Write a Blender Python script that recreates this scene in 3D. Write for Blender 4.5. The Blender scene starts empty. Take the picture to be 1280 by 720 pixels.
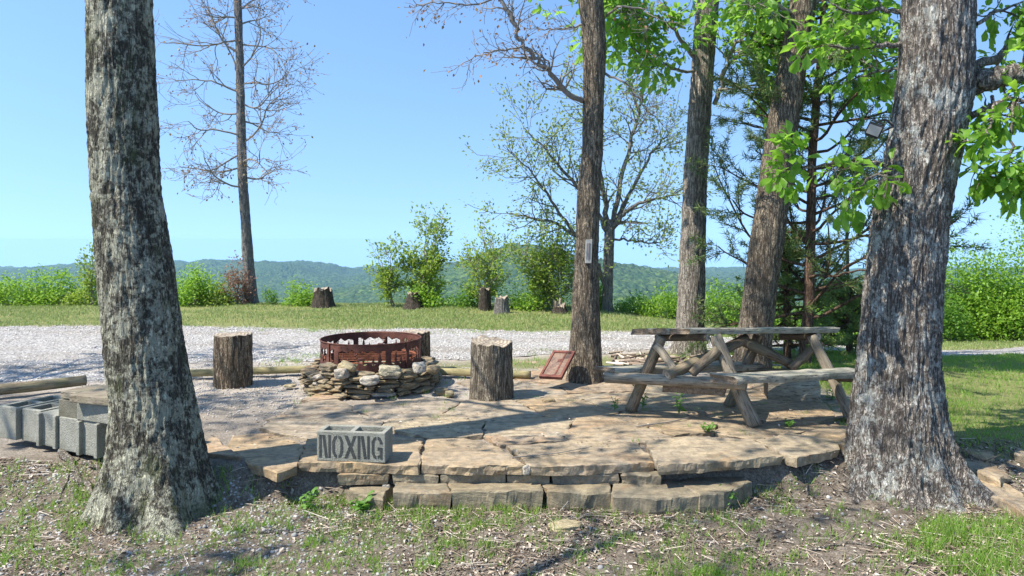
import bpy, bmesh, math, random
import numpy as np
from mathutils import Vector, Matrix, noise as mnoise

rng = np.random.default_rng(11)
random.seed(7)
SC = bpy.context.scene
COL = SC.collection
F, YH, CH = 900.0, 301.0, 1.4          # focal length in photo pixels, horizon row, eye height above the patio


def W(x, y, D):
    return np.array([(x - 640.0) / F * D, D, CH + (YH - y) / F * D])


def G(x, y, z=0.0):
    D = F * (CH - z) / (y - YH)
    return np.array([(x - 640.0) / F * D, D, z])


# ------------------------------------------------------------------ noise
def _h(ix, iy, iz, seed):
    n = (ix * 374761393 + iy * 668265263 + iz * 2147483647 + seed * 1274126177) & 0xFFFFFFFF
    n = ((n ^ (n >> 13)) * 1274126177) & 0xFFFFFFFF
    n = n ^ (n >> 16)
    return (n & 0xFFFF) / 65535.0


def vnoise(x, y, z=None, seed=0):
    x = np.asarray(x, float); y = np.asarray(y, float)
    z = np.zeros_like(x) if z is None else np.asarray(z, float)
    ix, iy, iz = np.floor(x).astype(np.int64), np.floor(y).astype(np.int64), np.floor(z).astype(np.int64)
    fx, fy, fz = x - ix, y - iy, z - iz
    fx, fy, fz = [t * t * (3 - 2 * t) for t in (fx, fy, fz)]
    r = 0
    for a in (0, 1):
        for b in (0, 1):
            for c in (0, 1):
                w = (fx if a else 1 - fx) * (fy if b else 1 - fy) * (fz if c else 1 - fz)
                r = r + w * _h(ix + a, iy + b, iz + c, seed)
    return r * 2 - 1


def fbm(x, y, z=None, o=4, seed=0):
    r, a, f = 0, 1.0, 1.0
    for k in range(o):
        r = r + a * vnoise(np.asarray(x) * f, np.asarray(y) * f, None if z is None else np.asarray(z) * f, seed + k)
        a *= .5; f *= 2.03
    return r


def sstep(a, b, t):
    u = np.clip((np.asarray(t, float) - a) / (b - a), 0, 1)
    return u * u * (3 - 2 * u)


def lerp(a, b, t):
    return a + (b - a) * t


# ------------------------------------------------------------------ object helpers
def tag(o, label=None, cat=None, group=None, kind=None):
    if label: o['label'] = label
    if cat: o['category'] = cat
    if group: o['group'] = group
    if kind: o['kind'] = kind
    return o


def link(o, parent=None):
    COL.objects.link(o)
    if parent is not None: o.parent = parent
    return o


def empty(name, loc, label, cat, group=None):
    o = bpy.data.objects.new(name, None)
    o.empty_display_size = .1
    o.location = [float(v) for v in loc]
    link(o)
    return tag(o, label, cat, group)


def mesh_np(name, V, Fa, mats, parent=None, loc=None, smooth=False, mi=None):
    """V (n,3) world coords; Fa (m,k) array or a list of faces. loc: the object's origin."""
    V = np.asarray(V, float)
    org = np.zeros(3)
    if parent is not None and loc is None:
        org = np.array(parent.matrix_basis.translation if parent.parent is None else
                       parent.matrix_basis.translation + parent.parent.matrix_basis.translation)
    elif loc is not None:
        org = np.asarray(loc, float)
    me = bpy.data.meshes.new(name)
    if isinstance(Fa, np.ndarray):
        n, k = Fa.shape
        me.vertices.add(len(V)); me.vertices.foreach_set('co', (V - org).astype(np.float32).ravel())
        me.loops.add(n * k); me.loops.foreach_set('vertex_index', Fa.astype(np.int32).ravel())
        me.polygons.add(n)
        me.polygons.foreach_set('loop_start', np.arange(0, n * k, k, dtype=np.int32))
        try:
            me.polygons.foreach_set('loop_total', np.full(n, k, dtype=np.int32))
        except Exception:
            pass
        me.update(calc_edges=True)
    else:
        me.from_pydata([tuple(v) for v in (V - org)], [], [tuple(int(i) for i in f) for f in Fa])
    me.validate()
    for m in (mats if isinstance(mats, (list, tuple)) else [mats]): me.materials.append(m)
    if mi is not None: me.polygons.foreach_set('material_index', np.asarray(mi, dtype=np.int32))
    if smooth: me.polygons.foreach_set('use_smooth', np.ones(len(me.polygons), dtype=bool))
    me.update()
    o = bpy.data.objects.new(name, me)
    if loc is not None: o.location = [float(v) for v in loc]
    return link(o, parent)


class MB:
    """collects pieces into one mesh"""
    def __init__(self): self.V = []; self.Fs = []; self.n = 0; self.M = []
    def add(self, V, faces, mi=0):
        self.V.append(np.asarray(V, float)); b = self.n
        for f in faces: self.Fs.append([i + b for i in f]); self.M.append(mi)
        self.n += len(V)
    def tube(self, P, R, sides=6, cap=True, mi=0):
        P = np.asarray(P, float); R = np.broadcast_to(np.asarray(R, float), (len(P),))
        T = np.gradient(P, axis=0); T /= np.linalg.norm(T, axis=1)[:, None] + 1e-9
        up = np.array([0, 0, 1.0]) if abs(T[0][2]) < .8 else np.array([0, 1.0, 0])
        A = np.cross(T, up); A /= np.linalg.norm(A, axis=1)[:, None] + 1e-9
        B = np.cross(T, A)
        a = np.arange(sides) / sides * 2 * math.pi
        V = P[:, None] + R[:, None, None] * (np.cos(a)[None, :, None] * A[:, None] + np.sin(a)[None, :, None] * B[:, None])
        fs = []
        for i in range(len(P) - 1):
            for j in range(sides):
                k = (j + 1) % sides
                fs.append([i * sides + j, i * sides + k, (i + 1) * sides + k, (i + 1) * sides + j])
        if cap:
            fs.append(list(range(sides))[::-1]); fs.append([(len(P) - 1) * sides + j for j in range(sides)])
        self.add(V.reshape(-1, 3), fs, mi)
    def box(self, c, u, v, w, mi=0):
        """c centre; u, v, w half-axis vectors"""
        c, u, v, w = [np.asarray(t, float) for t in (c, u, v, w)]
        V = [c + a * u + b * v + d * w for d in (-1, 1) for b in (-1, 1) for a in (-1, 1)]
        self.add(V, [[0, 2, 3, 1], [4, 5, 7, 6], [0, 1, 5, 4], [2, 6, 7, 3], [0, 4, 6, 2], [1, 3, 7, 5]], mi)
    def build(self, name, mats, parent=None, loc=None, smooth=False):
        return mesh_np(name, np.concatenate(self.V), self.Fs, mats, parent, loc, smooth, self.M)


def bevel(o, w, seg=2):
    m = o.modifiers.new('bevel', 'BEVEL'); m.width = w; m.segments = seg; m.limit_method = 'ANGLE'; m.angle_limit = math.radians(40)
    return o


# ------------------------------------------------------------------ materials
class N:
    def __init__(self, name):
        self.m = bpy.data.materials.new(name); self.m.use_nodes = True
        self.t = self.m.node_tree; self.t.nodes.clear()
        self.out = self.t.nodes.new('ShaderNodeOutputMaterial')
    def n(self, typ, **kw):
        nd = self.t.nodes.new('ShaderNode' + typ)
        for k, v in kw.items(): setattr(nd, k, v)
        return nd
    def set(self, sock, v):
        if isinstance(v, bpy.types.NodeSocket): self.t.links.new(v, sock)
        elif isinstance(v, (tuple, list)) and len(v) == 3 and sock.type == 'RGBA': sock.default_value = (*v, 1)
        else: sock.default_value = v
    def co(self, sc=(1, 1, 1), typ='Object'):
        c = self.n('TexCoord').outputs[typ]
        mp = self.n('Mapping'); self.set(mp.inputs['Vector'], c); mp.inputs['Scale'].default_value = sc
        return mp.outputs[0]
    def noise(self, scale, vec=None, detail=6, rough=.6, dist=0.0):
        x = self.n('TexNoise'); x.inputs['Scale'].default_value = scale; x.inputs['Detail'].default_value = detail
        x.inputs['Roughness'].default_value = rough; x.inputs['Distortion'].default_value = dist
        if vec is not None: self.set(x.inputs['Vector'], vec)
        return x.outputs['Fac']
    def voro(self, scale, vec=None, feature='F1', out='Distance', rnd=1.0):
        x = self.n('TexVoronoi', feature=feature); x.inputs['Scale'].default_value = scale
        x.inputs['Randomness'].default_value = rnd
        if vec is not None: self.set(x.inputs['Vector'], vec)
        return x.outputs[out]
    def ramp(self, fac, stops, interp='LINEAR'):
        r = self.n('ValToRGB'); cr = r.color_ramp; cr.interpolation = interp
        while len(cr.elements) < len(stops): cr.elements.new(.5)
        for e, (p, c) in zip(cr.elements, stops):
            e.position = p; e.color = (*(c if isinstance(c, (tuple, list)) else (c, c, c)), 1)
        self.set(r.inputs[0], fac)
        return r.outputs[0]
    def mix(self, f, a, b, typ='MIX'):
        x = self.n('Mix', data_type='RGBA', blend_type=typ)
        self.set(x.inputs[0], f); self.set(x.inputs[6], a); self.set(x.inputs[7], b)
        return x.outputs[2]
    def math(self, op, a, b=0.0, clamp=False):
        x = self.n('Math', operation=op); x.use_clamp = clamp
        self.set(x.inputs[0], a); self.set(x.inputs[1], b)
        return x.outputs[0]
    def isl(self): return self.n('NewGeometry').outputs['Random Per Island']
    def obr(self): return self.n('ObjectInfo').outputs['Random']
    def attr(self, nm): x = self.n('Attribute'); x.attribute_name = nm; return x.outputs['Fac']
    def bump(self, h, st=.5, dist=.02, normal=None):
        b = self.n('Bump'); b.inputs['Strength'].default_value = st; b.inputs['Distance'].default_value = dist
        self.set(b.inputs['Height'], h)
        if normal is not None: self.set(b.inputs['Normal'], normal)
        return b.outputs[0]
    def done(self, col, rough=.85, normal=None, spec=.3, metal=0.0, trans=None, tcol=None):
        p = self.n('BsdfPrincipled'); self.set(p.inputs['Base Color'], col); self.set(p.inputs['Roughness'], rough)
        p.inputs['Specular IOR Level'].default_value = spec; p.inputs['Metallic'].default_value = metal
        if normal is not None: self.set(p.inputs['Normal'], normal)
        s = p.outputs[0]
        if trans:
            t = self.n('BsdfTranslucent'); self.set(t.inputs[0], tcol)
            x = self.n('MixShader'); x.inputs[0].default_value = trans
            self.t.links.new(s, x.inputs[1]); self.t.links.new(t.outputs[0], x.inputs[2]); s = x.outputs[0]
        self.t.links.new(s, self.out.inputs['Surface'])
        return self.m


def m_bark(name, dark, mid, light, lichen=None, lich_amt=.5, fscale=1.0, moss=None):
    q = N(name)
    c = q.co((1, 1, .12)); c2 = q.co((1, 1, .45))
    n1 = q.noise(31 * fscale, c, 3, .55, .35); n2 = q.noise(62 * fscale, c2, 4, .65, .8)
    r1 = q.math('ABSOLUTE', q.math('SUBTRACT', n1, .5)); r2 = q.math('ABSOLUTE', q.math('SUBTRACT', n2, .5))
    fur = q.math('MULTIPLY', q.ramp(r1, [(0, 0), (.025, .2), (.075, 1)]), q.ramp(r2, [(0, .35), (.025, .7), (.07, 1)]))
    d = q.noise(6 * fscale, q.co((1, 1, .5)), 4)
    fine = q.noise(80 * fscale, q.co((1, 1, .6)), 5, .75)
    col = q.ramp(fine, [(.3, mid), (.7, light)])
    col = q.mix(q.ramp(d, [(.35, 0), (.65, .7)]), col, mid)
    col = q.mix(q.ramp(q.noise(95, q.co((1, 1, .7)), 3, .8), [(.40, .6), (.5, 0)]), col, dark)
    col = q.mix(fur, dark, col)
    if lichen:
        big = q.noise(5.5, q.co((1, 1, .8)), 5, .75)
        sm = q.noise(30, q.co(), 4, .75)
        lm = q.ramp(q.math('ADD', q.math('MULTIPLY', big, .62), q.math('MULTIPLY', sm, .42)), [(.60 - .12 * lich_amt, 0), (.66 - .12 * lich_amt, 1)])
        lm = q.math('MULTIPLY', lm, q.ramp(fur, [(0, .45), (.5, 1)]))
        lc = q.mix(q.noise(22, q.co()), lichen, tuple(t * .62 for t in lichen))
        col = q.mix(q.math('MULTIPLY', lm, .92), col, lc)
    if moss:
        mm = q.ramp(q.noise(4.2, q.co((1, 1, .5)), 5, .7), [(.57, 0), (.66, 1)])
        col = q.mix(q.math('MULTIPLY', mm, .7), col, moss)
    h = q.math('ADD', q.math('MULTIPLY', fur, 1.0), q.math('MULTIPLY', fine, .5))
    return q.done(col, .92, q.bump(h, .9, .018 / fscale), .15)


def m_leaf(name, a, b, t, trans=.45, rough=.5, c3=None):
    q = N(name)
    r = q.isl()
    col = q.ramp(r, [(0, a), (.7, b), (1, c3 or b)])
    tc = q.ramp(r, [(0, t), (1, tuple(v * .75 for v in t))])
    return q.done(col, rough, None, .35, 0, trans, tc)


def m_stone(name, cols, sc=1.0, per='isl', lay=True, bump=.6, spots=(.08, .075, .06)):
    q = N(name)
    r = q.isl() if per == 'isl' else q.obr()
    off = q.n('Combine' + 'XYZ'); q.set(off.inputs[0], q.math('MULTIPLY', r, 37.0)); q.set(off.inputs[1], q.math('MULTIPLY', r, 91.0))
    v = q.n('VectorMath', operation='ADD'); q.set(v.inputs[0], q.co()); q.set(v.inputs[1], off.outputs[0]); v = v.outputs[0]
    base = q.ramp(r, [(i / (len(cols) - 1), c) for i, c in enumerate(cols)])
    n1 = q.noise(3.0 * sc, v, 6, .65, .6)
    n2 = q.noise(16 * sc, v, 6, .7)
    n3 = q.noise(90 * sc, v, 4, .7)
    sv = q.n('Mapping'); q.set(sv.inputs['Vector'], v); sv.inputs['Scale'].default_value = (.5, 2.4, 1.5)
    n4 = q.noise(3.2 * sc, sv.outputs[0], 7, .68, 1.2)
    col = q.mix(q.ramp(n1, [(.38, 0), (.62, 1)]), base, q.mix(.65, base, cols[-1]))
    n5 = q.noise(1.9 * sc, v, 5, .7, 1.5)
    col = q.mix(q.ramp(n5, [(.54, 0), (.66, .6)]), col, (.46 * cols[0][0] / .44, .27 * cols[0][0] / .44, .13 * cols[0][0] / .44))
    col = q.mix(q.ramp(n4, [(.42, 0), (.58, .85)]), col, q.mix(.62, col, tuple(t * .40 for t in cols[0])))
    col = q.mix(q.ramp(n2, [(.40, .75), (.58, 0)]), col, q.mix(.6, col, spots))
    col = q.mix(q.ramp(n3, [(.3, .45), (.55, 0)]), col, q.mix(.5, col, (.05, .04, .035)))
    h = q.math('ADD', q.math('MULTIPLY', q.ramp(n4, [(.3, 0), (.42, .35), (.46, .5), (.58, .6), (.63, .9), (.8, 1)]), .8), q.math('MULTIPLY', n2, .5))
    h = q.math('ADD', h, q.math('MULTIPLY', n3, .22))
    return q.done(col, .9, q.bump(h, bump, .02), .25)


def m_wood(name, a, b, dark, axis=0, ring=26, green=None, bump=.7):
    """weathered wood, grain along local axis"""
    q = N(name)
    s = [1, 1, 1]; s[axis] = .07
    c = q.co(tuple(s))
    off = q.n('CombineXYZ'); r = q.obr(); q.set(off.inputs[0], q.math('MULTIPLY', r, 17.0)); q.set(off.inputs[2], q.math('MULTIPLY', r, 9.0))
    v = q.n('VectorMath', operation='ADD'); q.set(v.inputs[0], c); q.set(v.inputs[1], off.outputs[0]); v = v.outputs[0]
    n1 = q.noise(ring, v, 5, .65, .4); n2 = q.noise(ring * 4, v, 4, .7); n3 = q.noise(7, q.co(), 5, .65)
    col = q.ramp(n1, [(.3, a), (.7, b)])
    col = q.mix(q.ramp(n2, [(.36, .9), (.48, 0)]), col, dark)
    col = q.mix(q.ramp(n3, [(.42, .5), (.62, 0)]), col, q.mix(.65, col, dark))
    if green: col = q.mix(q.ramp(q.noise(5, q.co(), 5, .7), [(.5, 0), (.66, .6)]), col, green)
    h = q.math('ADD', q.math('MULTIPLY', n1, .6), n2)
    return q.done(col, .88, q.bump(h, bump, .008), .2)


M = {}
M['oak_left'] = m_bark('oak_bark_mossy', (.04, .036, .027), (.17, .157, .118), (.34, .315, .24), (.64, .63, .47), .86, 1.0, (.10, .115, .05))
M['oak_right'] = m_bark('oak_bark_grey', (.065, .052, .042), (.33, .285, .235), (.58, .525, .455), (.64, .65, .58), .55, 1.0)
M['bark_brown'] = m_bark('bark_brown', (.06, .046, .033), (.29, .235, .165), (.50, .42, .31), None, 0, 1.2)
M['bark_mid'] = m_bark('bark_greybrown', (.09, .075, .058), (.42, .365, .29), (.66, .59, .50), (.42, .42, .36), .2, 1.2)
M['bark_far'] = m_bark('bark_far_grey', (.08, .072, .064), (.30, .275, .24), (.46, .43, .39), (.4, .41, .38), .3, 1.4)
M['bark_pine'] = m_bark('bark_pine', (.06, .04, .028), (.26, .155, .10), (.36, .25, .18), None, 0, 1.6)
M['twig'] = (lambda q: q.done(q.mix(q.noise(20, q.co()), (.15, .13, .105), (.28, .25, .215)), .9, None, .2))(N('twig_bark'))
M['stump_bark'] = m_bark('stump_bark', (.06, .043, .028), (.33, .25, .16), (.56, .45, .31), None, 0, 1.1)
M['stump_grey'] = m_bark('stump_bare_wood', (.07, .056, .04), (.33, .28, .205), (.54, .47, .36), None, 0, 1.3)
M['stump_far'] = m_bark('stump_far', (.03, .024, .018), (.11, .09, .068), (.22, .185, .145), None, 0, 1.6)


def m_cut():
    q = N('cut_end_grain')
    w = q.n('TexWave', wave_type='RINGS', rings_direction='Z'); w.inputs['Scale'].default_value = 9; w.inputs['Distortion'].default_value = 2.2; w.inputs['Detail'].default_value = 3
    q.set(w.inputs['Vector'], q.co())
    col = q.ramp(w.outputs['Fac'], [(.2, (.25, .20, .14)), (.8, (.42, .36, .28))])
    col = q.mix(q.ramp(q.noise(14, q.co(), 5), [(.45, 0), (.6, .6)]), col, (.15, .125, .10))
    return q.done(col, .9, q.bump(q.noise(40, q.co()), .5, .006), .2)


M['cut'] = m_cut()
LF = m_leaf
M['oak_leaf'] = LF('oak_leaf_spring', (.10, .22, .022), (.17, .34, .035), (.34, .62, .06), .55, .42)
M['hick_leaf'] = LF('hickory_leaf', (.10, .22, .03), (.19, .36, .05), (.36, .64, .08), .55, .45)
M['young_leaf'] = LF('young_pale_leaf', (.16, .22, .05), (.24, .30, .08), (.38, .50, .12), .45, .5)
M['sap_leaf'] = LF('sapling_leaf', (.15, .25, .03), (.24, .33, .05), (.42, .58, .08), .45, .5)
M['hedge_leaf'] = LF('hedge_leaf', (.12, .24, .025), (.22, .38, .045), (.38, .62, .06), .45, .5)
M['shrub_leaf'] = LF('shrub_dark_leaf', (.06, .14, .02), (.12, .25, .03), (.24, .45, .05), .42, .5)
M['red_leaf'] = LF('reddish_leaf', (.22, .10, .08), (.30, .17, .10), (.4, .2, .12), .35, .5)
M['bud'] = LF('opening_bud', (.28, .17, .08), (.24, .10, .06), (.4, .25, .1), .35, .5, (.30, .26, .10))
M['needle'] = LF('pine_needle', (.06, .115, .04), (.12, .18, .055), (.18, .28, .07), .3, .5, (.22, .24, .07))
M['cedar'] = LF('cedar_spray', (.09, .15, .035), (.19, .26, .07), (.28, .42, .09), .3, .6)
M['grass'] = LF('grass_blade', (.13, .26, .03), (.22, .36, .055), (.34, .56, .08), .45, .5, (.36, .34, .16))
M['lawn_blade'] = LF('lawn_blade', (.17, .26, .065), (.27, .34, .11), (.34, .44, .13), .35, .6, (.50, .43, .26))
M['weed'] = LF('weed_leaf', (.10, .22, .04), (.16, .30, .06), (.25, .5, .07), .4, .5)
M['litter'] = (lambda q: q.done(q.ramp(q.isl(), [(0, (.08, .058, .042)), (.35, (.21, .158, .115)), (.7, (.38, .31, .24)), (1, (.60, .53, .44))]), .85, None, .2))(N('leaf_litter'))
M['pebble'] = (lambda q: q.done(q.mix(.25, q.ramp(q.isl(), [(0, (.13, .13, .125)), (.45, (.26, .255, .24)), (.8, (.42, .405, .38)), (1, (.30, .23, .165))]), q.noise(60, q.co())), .9, None, .2))(N('gravel_stone'))
M['road_pebble'] = (lambda q: q.done(q.ramp(q.isl(), [(0, (.30, .28, .25)), (.4, (.46, .435, .40)), (.8, (.64, .615, .575)), (1, (.44, .37, .29))]), .9, None, .2))(N('road_stone'))
M['sand'] = m_stone('sandstone_paving', [(.45, .345, .215), (.48, .335, .185), (.42, .34, .25), (.53, .425, .26), (.47, .305, .18), (.38, .325, .245)], 1.0, 'isl')
M['slab'] = m_stone('sandstone_slab', [(.42, .325, .205), (.48, .33, .17), (.46, .36, .22), (.39, .32, .24)], 1.0, 'obr')
M['slab_dark'] = m_stone('weathered_shaded_step_stone', [(.30, .25, .165), (.34, .275, .17), (.26, .225, .165), (.38, .31, .20)], 1.2, 'obr')  # weathered brown-olive stone; shade on the step tops is mixed into the colour
M['rock'] = m_stone('field_stone', [(.36, .285, .175), (.43, .34, .19), (.28, .225, .145), (.47, .40, .27), (.38, .28, .16)], 3.0, 'obr')
M['rock_yellow'] = m_stone('yellow_stone', [(.52, .44, .26), (.47, .36, .18), (.56, .50, .34)], 3.0, 'obr')
M['rock_pale'] = m_stone('pale_stone', [(.54, .49, .40), (.48, .43, .34), (.58, .54, .46)], 3.0, 'obr')
M['wood_grey'] = m_wood('weathered_grey_wood', (.20, .185, .15), (.42, .40, .34), (.06, .05, .04))
M['wood_pale'] = m_wood('weathered_plank', (.30, .28, .215), (.48, .45, .36), (.08, .07, .05), 0, 22, (.22, .23, .14))
M['wood_log'] = m_wood('peeled_log', (.17, .125, .08), (.32, .25, .17), (.05, .036, .024), 2, 24, (.19, .17, .10))
M['wood_edge'] = m_wood('bark_edge', (.16, .11, .07), (.36, .28, .2), (.04, .03, .02), 0, 40)
M['timber'] = m_wood('treated_timber', (.30, .26, .13), (.42, .36, .19), (.12, .10, .05), 0, 26, (.22, .22, .10))
M['wood_log_x'] = m_wood('peeled_log_grey', (.22, .18, .11), (.36, .30, .19), (.07, .05, .03), 0, 24, (.20, .19, .10))
M['split'] = m_wood('split_wood', (.33, .27, .18), (.52, .45, .33), (.08, .06, .04), 0, 24)
M['board'] = m_wood('sawn_board', (.22, .18, .12), (.36, .31, .23), (.09, .07, .05), 0, 20, (.2, .19, .11))


def m_conc(name, c, dark):
    q = N(name)
    n1 = q.noise(6, q.co(), 5, .65); n2 = q.noise(120, q.co(), 3, .7); v = q.voro(160, q.co())
    col = q.mix(q.ramp(n1, [(.4, 0), (.65, .8)]), c, dark)
    col = q.mix(q.ramp(n2, [(.35, .55), (.5, 0)]), col, tuple(t * .45 for t in dark))
    return q.done(col, .95, q.bump(q.math('ADD', n2, q.math('MULTIPLY', v, .8)), .8, .006), .15)


M['conc'] = m_conc('concrete_block', (.32, .315, .265), (.21, .21, .165))
M['conc_brown'] = m_conc('concrete_brown', (.20, .185, .14), (.13, .12, .085))
M['paint'] = m_conc('black_stencil_paint', (.055, .06, .058), (.085, .09, .085))
M['dark'] = m_conc('black_soil', (.05, .04, .03), (.03, .025, .02))


def m_rust(name, a, b, c):
    q = N(name)
    n1 = q.noise(9, q.co(), 6, .7); n2 = q.noise(60, q.co(), 4, .7)
    col = q.ramp(n1, [(.3, a), (.55, b), (.75, c)])
    col = q.mix(q.ramp(n2, [(.4, .5), (.55, 0)]), col, tuple(t * .5 for t in a))
    return q.done(col, .8, q.bump(n2, .4, .003), .35, .25)


M['rust'] = m_rust('rusty_steel', (.085, .036, .026), (.15, .06, .042), (.22, .095, .06))
M['rust_bright'] = m_rust('rusty_bar', (.17, .06, .03), (.30, .105, .05), (.40, .15, .07))
M['red_frame'] = m_rust('red_brown_frame', (.15, .05, .038), (.22, .085, .06), (.28, .125, .09))
M['panel'] = m_rust('weathered_panel', (.20, .12, .085), (.27, .19, .14), (.19, .085, .06))
M['ash'] = m_conc('ash', (.12, .115, .11), (.06, .055, .05))
M['plastic_dark'] = (lambda q: q.done((.025, .025, .027), .45, None, .5))(N('black_housing'))
M['lamp_glass'] = (lambda q: q.done(q.mix(q.noise(40, q.co()), (.26, .26, .255), (.36, .36, .35)), .2, None, .6))(N('frosted_lamp_cover'))
M['plastic_white'] = (lambda q: q.done(q.mix(q.noise(30, q.co()), (.44, .42, .37), (.32, .31, .27)), .5, None, .4))(N('thermometer_white'))
M['tube_red'] = (lambda q: q.done((.20, .16, .15), .3, None, .5))(N('thermometer_tube'))


# ------------------------------------------------------------------ terrain
def crest(x):
    return np.interp(x, [-14, -1, 3.3, 9, 14], [15.6, 15.4, 14.4, 14.6, 16.0])


def edge_y(x):
    """front line of the patio"""
    return np.interp(x, [-3.5, -1.9, -1.45, -.7, .9, 1.8, 2.3, 3.0, 4.2], [4.75, 4.68, 4.64, 4.62, 4.62, 4.72, 5.0, 5.25, 5.0])


def gz(x, y, rough=True):
    x = np.asarray(x, float); y = np.asarray(y, float)
    e = edge_y(x)
    soft = np.interp(x, [-2.2, -1.3, 1.7, 2.6], [.62, .07, .09, .85])
    t = sstep(0, 1, (y - (e - soft)) / (soft + .04))
    z = lerp(-.235, -.028, t)
    z = z - .035 * np.clip(4 - y, 0, 6)
    patio = sstep(7.5, 7.9, y)
    z = z + .028 * patio
    z = z - .085 * np.maximum(0, y - 7.2) * np.clip((x - 1) / 5, 0, 1) ** 1.5
    c = crest(x)
    d = np.maximum(0, y - c)
    z = z - np.where(d < 8, .03 * d * d, .03 * 64 + .48 * (d - 8))
    if rough:
        z = z + .022 * fbm(x * .9, y * .9, o=3, seed=3) * sstep(3, 9, np.abs(y - 5.5) + 2) + .010 * fbm(x * 6, y * 6, o=3, seed=5)
    return z


def nonuni(segs):
    out = []
    for a, b, s in segs: out.append(np.arange(a, b, s))
    return np.concatenate(out + [[segs[-1][1]]])


xs = nonuni([(-46, -12, 1.0), (-12, -5, .22), (-5, -3.2, .06), (-3.2, 3.4, .03), (3.4, 5, .06), (5, 14, .25), (14, 46, 1.0)])
ys = nonuni([(-8, 2.4, .5), (2.4, 5.2, .026), (5.2, 8, .08), (8, 17, .16), (17, 46, .8)])
X, Y = np.meshgrid(xs, ys)
Z = gz(X, Y)
nx, ny = len(xs), len(ys)
Vg = np.stack([X, Y, Z], -1).reshape(-1, 3)
ii = (np.arange(ny - 1)[:, None] * nx + np.arange(nx - 1)[None]).ravel()
Fg = np.stack([ii, ii + 1, ii + 1 + nx, ii + nx], 1)


def m_ground():
    q = N('ground_soil')
    c = q.co()
    lawn, grav = q.attr('lawn'), q.attr('gravel')
    n1 = q.noise(2.2, c, 6, .65); n2 = q.noise(18, c, 6, .7); n3 = q.noise(85, c, 4, .75)
    soil = q.ramp(n2, [(.3, (.105, .085, .065)), (.5, (.215, .18, .14)), (.7, (.36, .315, .26))])
    soil = q.mix(q.ramp(n3, [(.42, .6), (.55, 0)]), soil, (.06, .045, .032))
    gr = q.ramp(n3, [(.3, (.22, .19, .155)), (.5, (.41, .36, .30)), (.7, (.57, .52, .45))])
    gr = q.mix(q.ramp(n1, [(.45, 0), (.65, .45)]), gr, (.36, .29, .21))
    lw = q.ramp(n2, [(.3, (.14, .16, .05)), (.55, (.23, .23, .09)), (.75, (.34, .30, .15))])
    lw = q.mix(q.ramp(n1, [(.4, 0), (.6, .5)]), lw, (.15, .19, .055))
    col = q.mix(grav, soil, gr)
    lm = q.math('ADD', lawn, q.math('MULTIPLY', q.math('SUBTRACT', n2, .5), .9), True)
    lm = q.math('MULTIPLY', lm, q.ramp(lawn, [(0.02, 0), (.2, 1)]))
    col = q.mix(lm, col, lw)
    return q.done(col, .95, q.bump(q.math('ADD', q.math('MULTIPLY', n2, 1), q.math('MULTIPLY', n3, .5)), .9, .025), .1)


def road_lo(x): return np.interp(x, [-30, -4.6, -3.4, 0, 2.5, 4.5, 9, 16], [6.8, 7.0, 8.3, 8.7, 9.3, 10.1, 11.0, 12.2]) + .22 * fbm(np.asarray(x) * .8, np.asarray(x) * 0, o=3, seed=21)
def road_hi(x): return np.interp(x, [-30, -6, 0, 3, 5, 9, 16], [12.0, 11.7, 11.3, 11.3, 11.6, 12.3, 13.4]) + .15 * fbm(np.asarray(x) * .9, np.asarray(x) * 0 + 5, o=3, seed=22)


def zones(X, Y):
    e = edge_y(X)
    lawn = sstep(-.15, .35, Y - road_hi(X)) + sstep(2.7, 3.3, X) * sstep(-.5, .3, Y - e) * (1 - sstep(-.4, .1, Y - road_lo(X)))
    lawn = lawn + sstep(1.2, 2.2, X) * sstep(-.5, .1, road_lo(X) - Y) * sstep(7.9, 8.6, Y) * 0.0
    strip = sstep(7.75, 8.0, Y) * (1 - sstep(-.5, .05, Y - road_lo(X))) * sstep(-3.2, -2.2, X)
    lawn = np.clip(lawn + strip * .75, 0, 1)
    grav = sstep(-3.5, -2.0, -X) * 0 + sstep(6.0, 6.4, Y + .15 * X) * (1 - sstep(3.2, 3.8, X)) * (1 - lawn)
    grav = np.maximum(grav, .42 * sstep(-.1, .15, Y - e) * (1 - sstep(2.6, 3.2, X)) * (1 - lawn))
    grav = np.clip(grav + .25 * sstep(5.6, 6.4, Y) * sstep(.9, 1.6, -X), 0, 1)
    return lawn, grav


ground = mesh_np('ground', Vg, Fg, m_ground(), smooth=True)
tag(ground, kind='structure')
lw, gr = zones(X, Y)
for nm, val in (('lawn', lw), ('gravel', gr)):
    a = ground.data.attributes.new(nm, 'FLOAT', 'POINT'); a.data.foreach_set('value', val.astype(np.float32).ravel())

# gravel road
rx = np.concatenate([np.arange(-30, -10, .5), np.arange(-10, 12, .1), np.arange(12, 26.1, .5)])
tt = np.linspace(0, 1, 26)
lo, hi = road_lo(rx), road_hi(rx)
RX = np.repeat(rx[None], len(tt), 0); RY = lo[None] + (hi - lo)[None] * tt[:, None]
RY = RY + .05 * fbm(RX * 5, RY * 5, o=2, seed=31) * ((tt[:, None] < .01) | (tt[:, None] > .99))
RZ = gz(RX, RY) + .012 * (np.sin(np.pi * tt)[:, None] ** .5) + .004
ii = (np.arange(len(tt) - 1)[:, None] * len(rx) + np.arange(len(rx) - 1)[None]).ravel()


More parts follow.
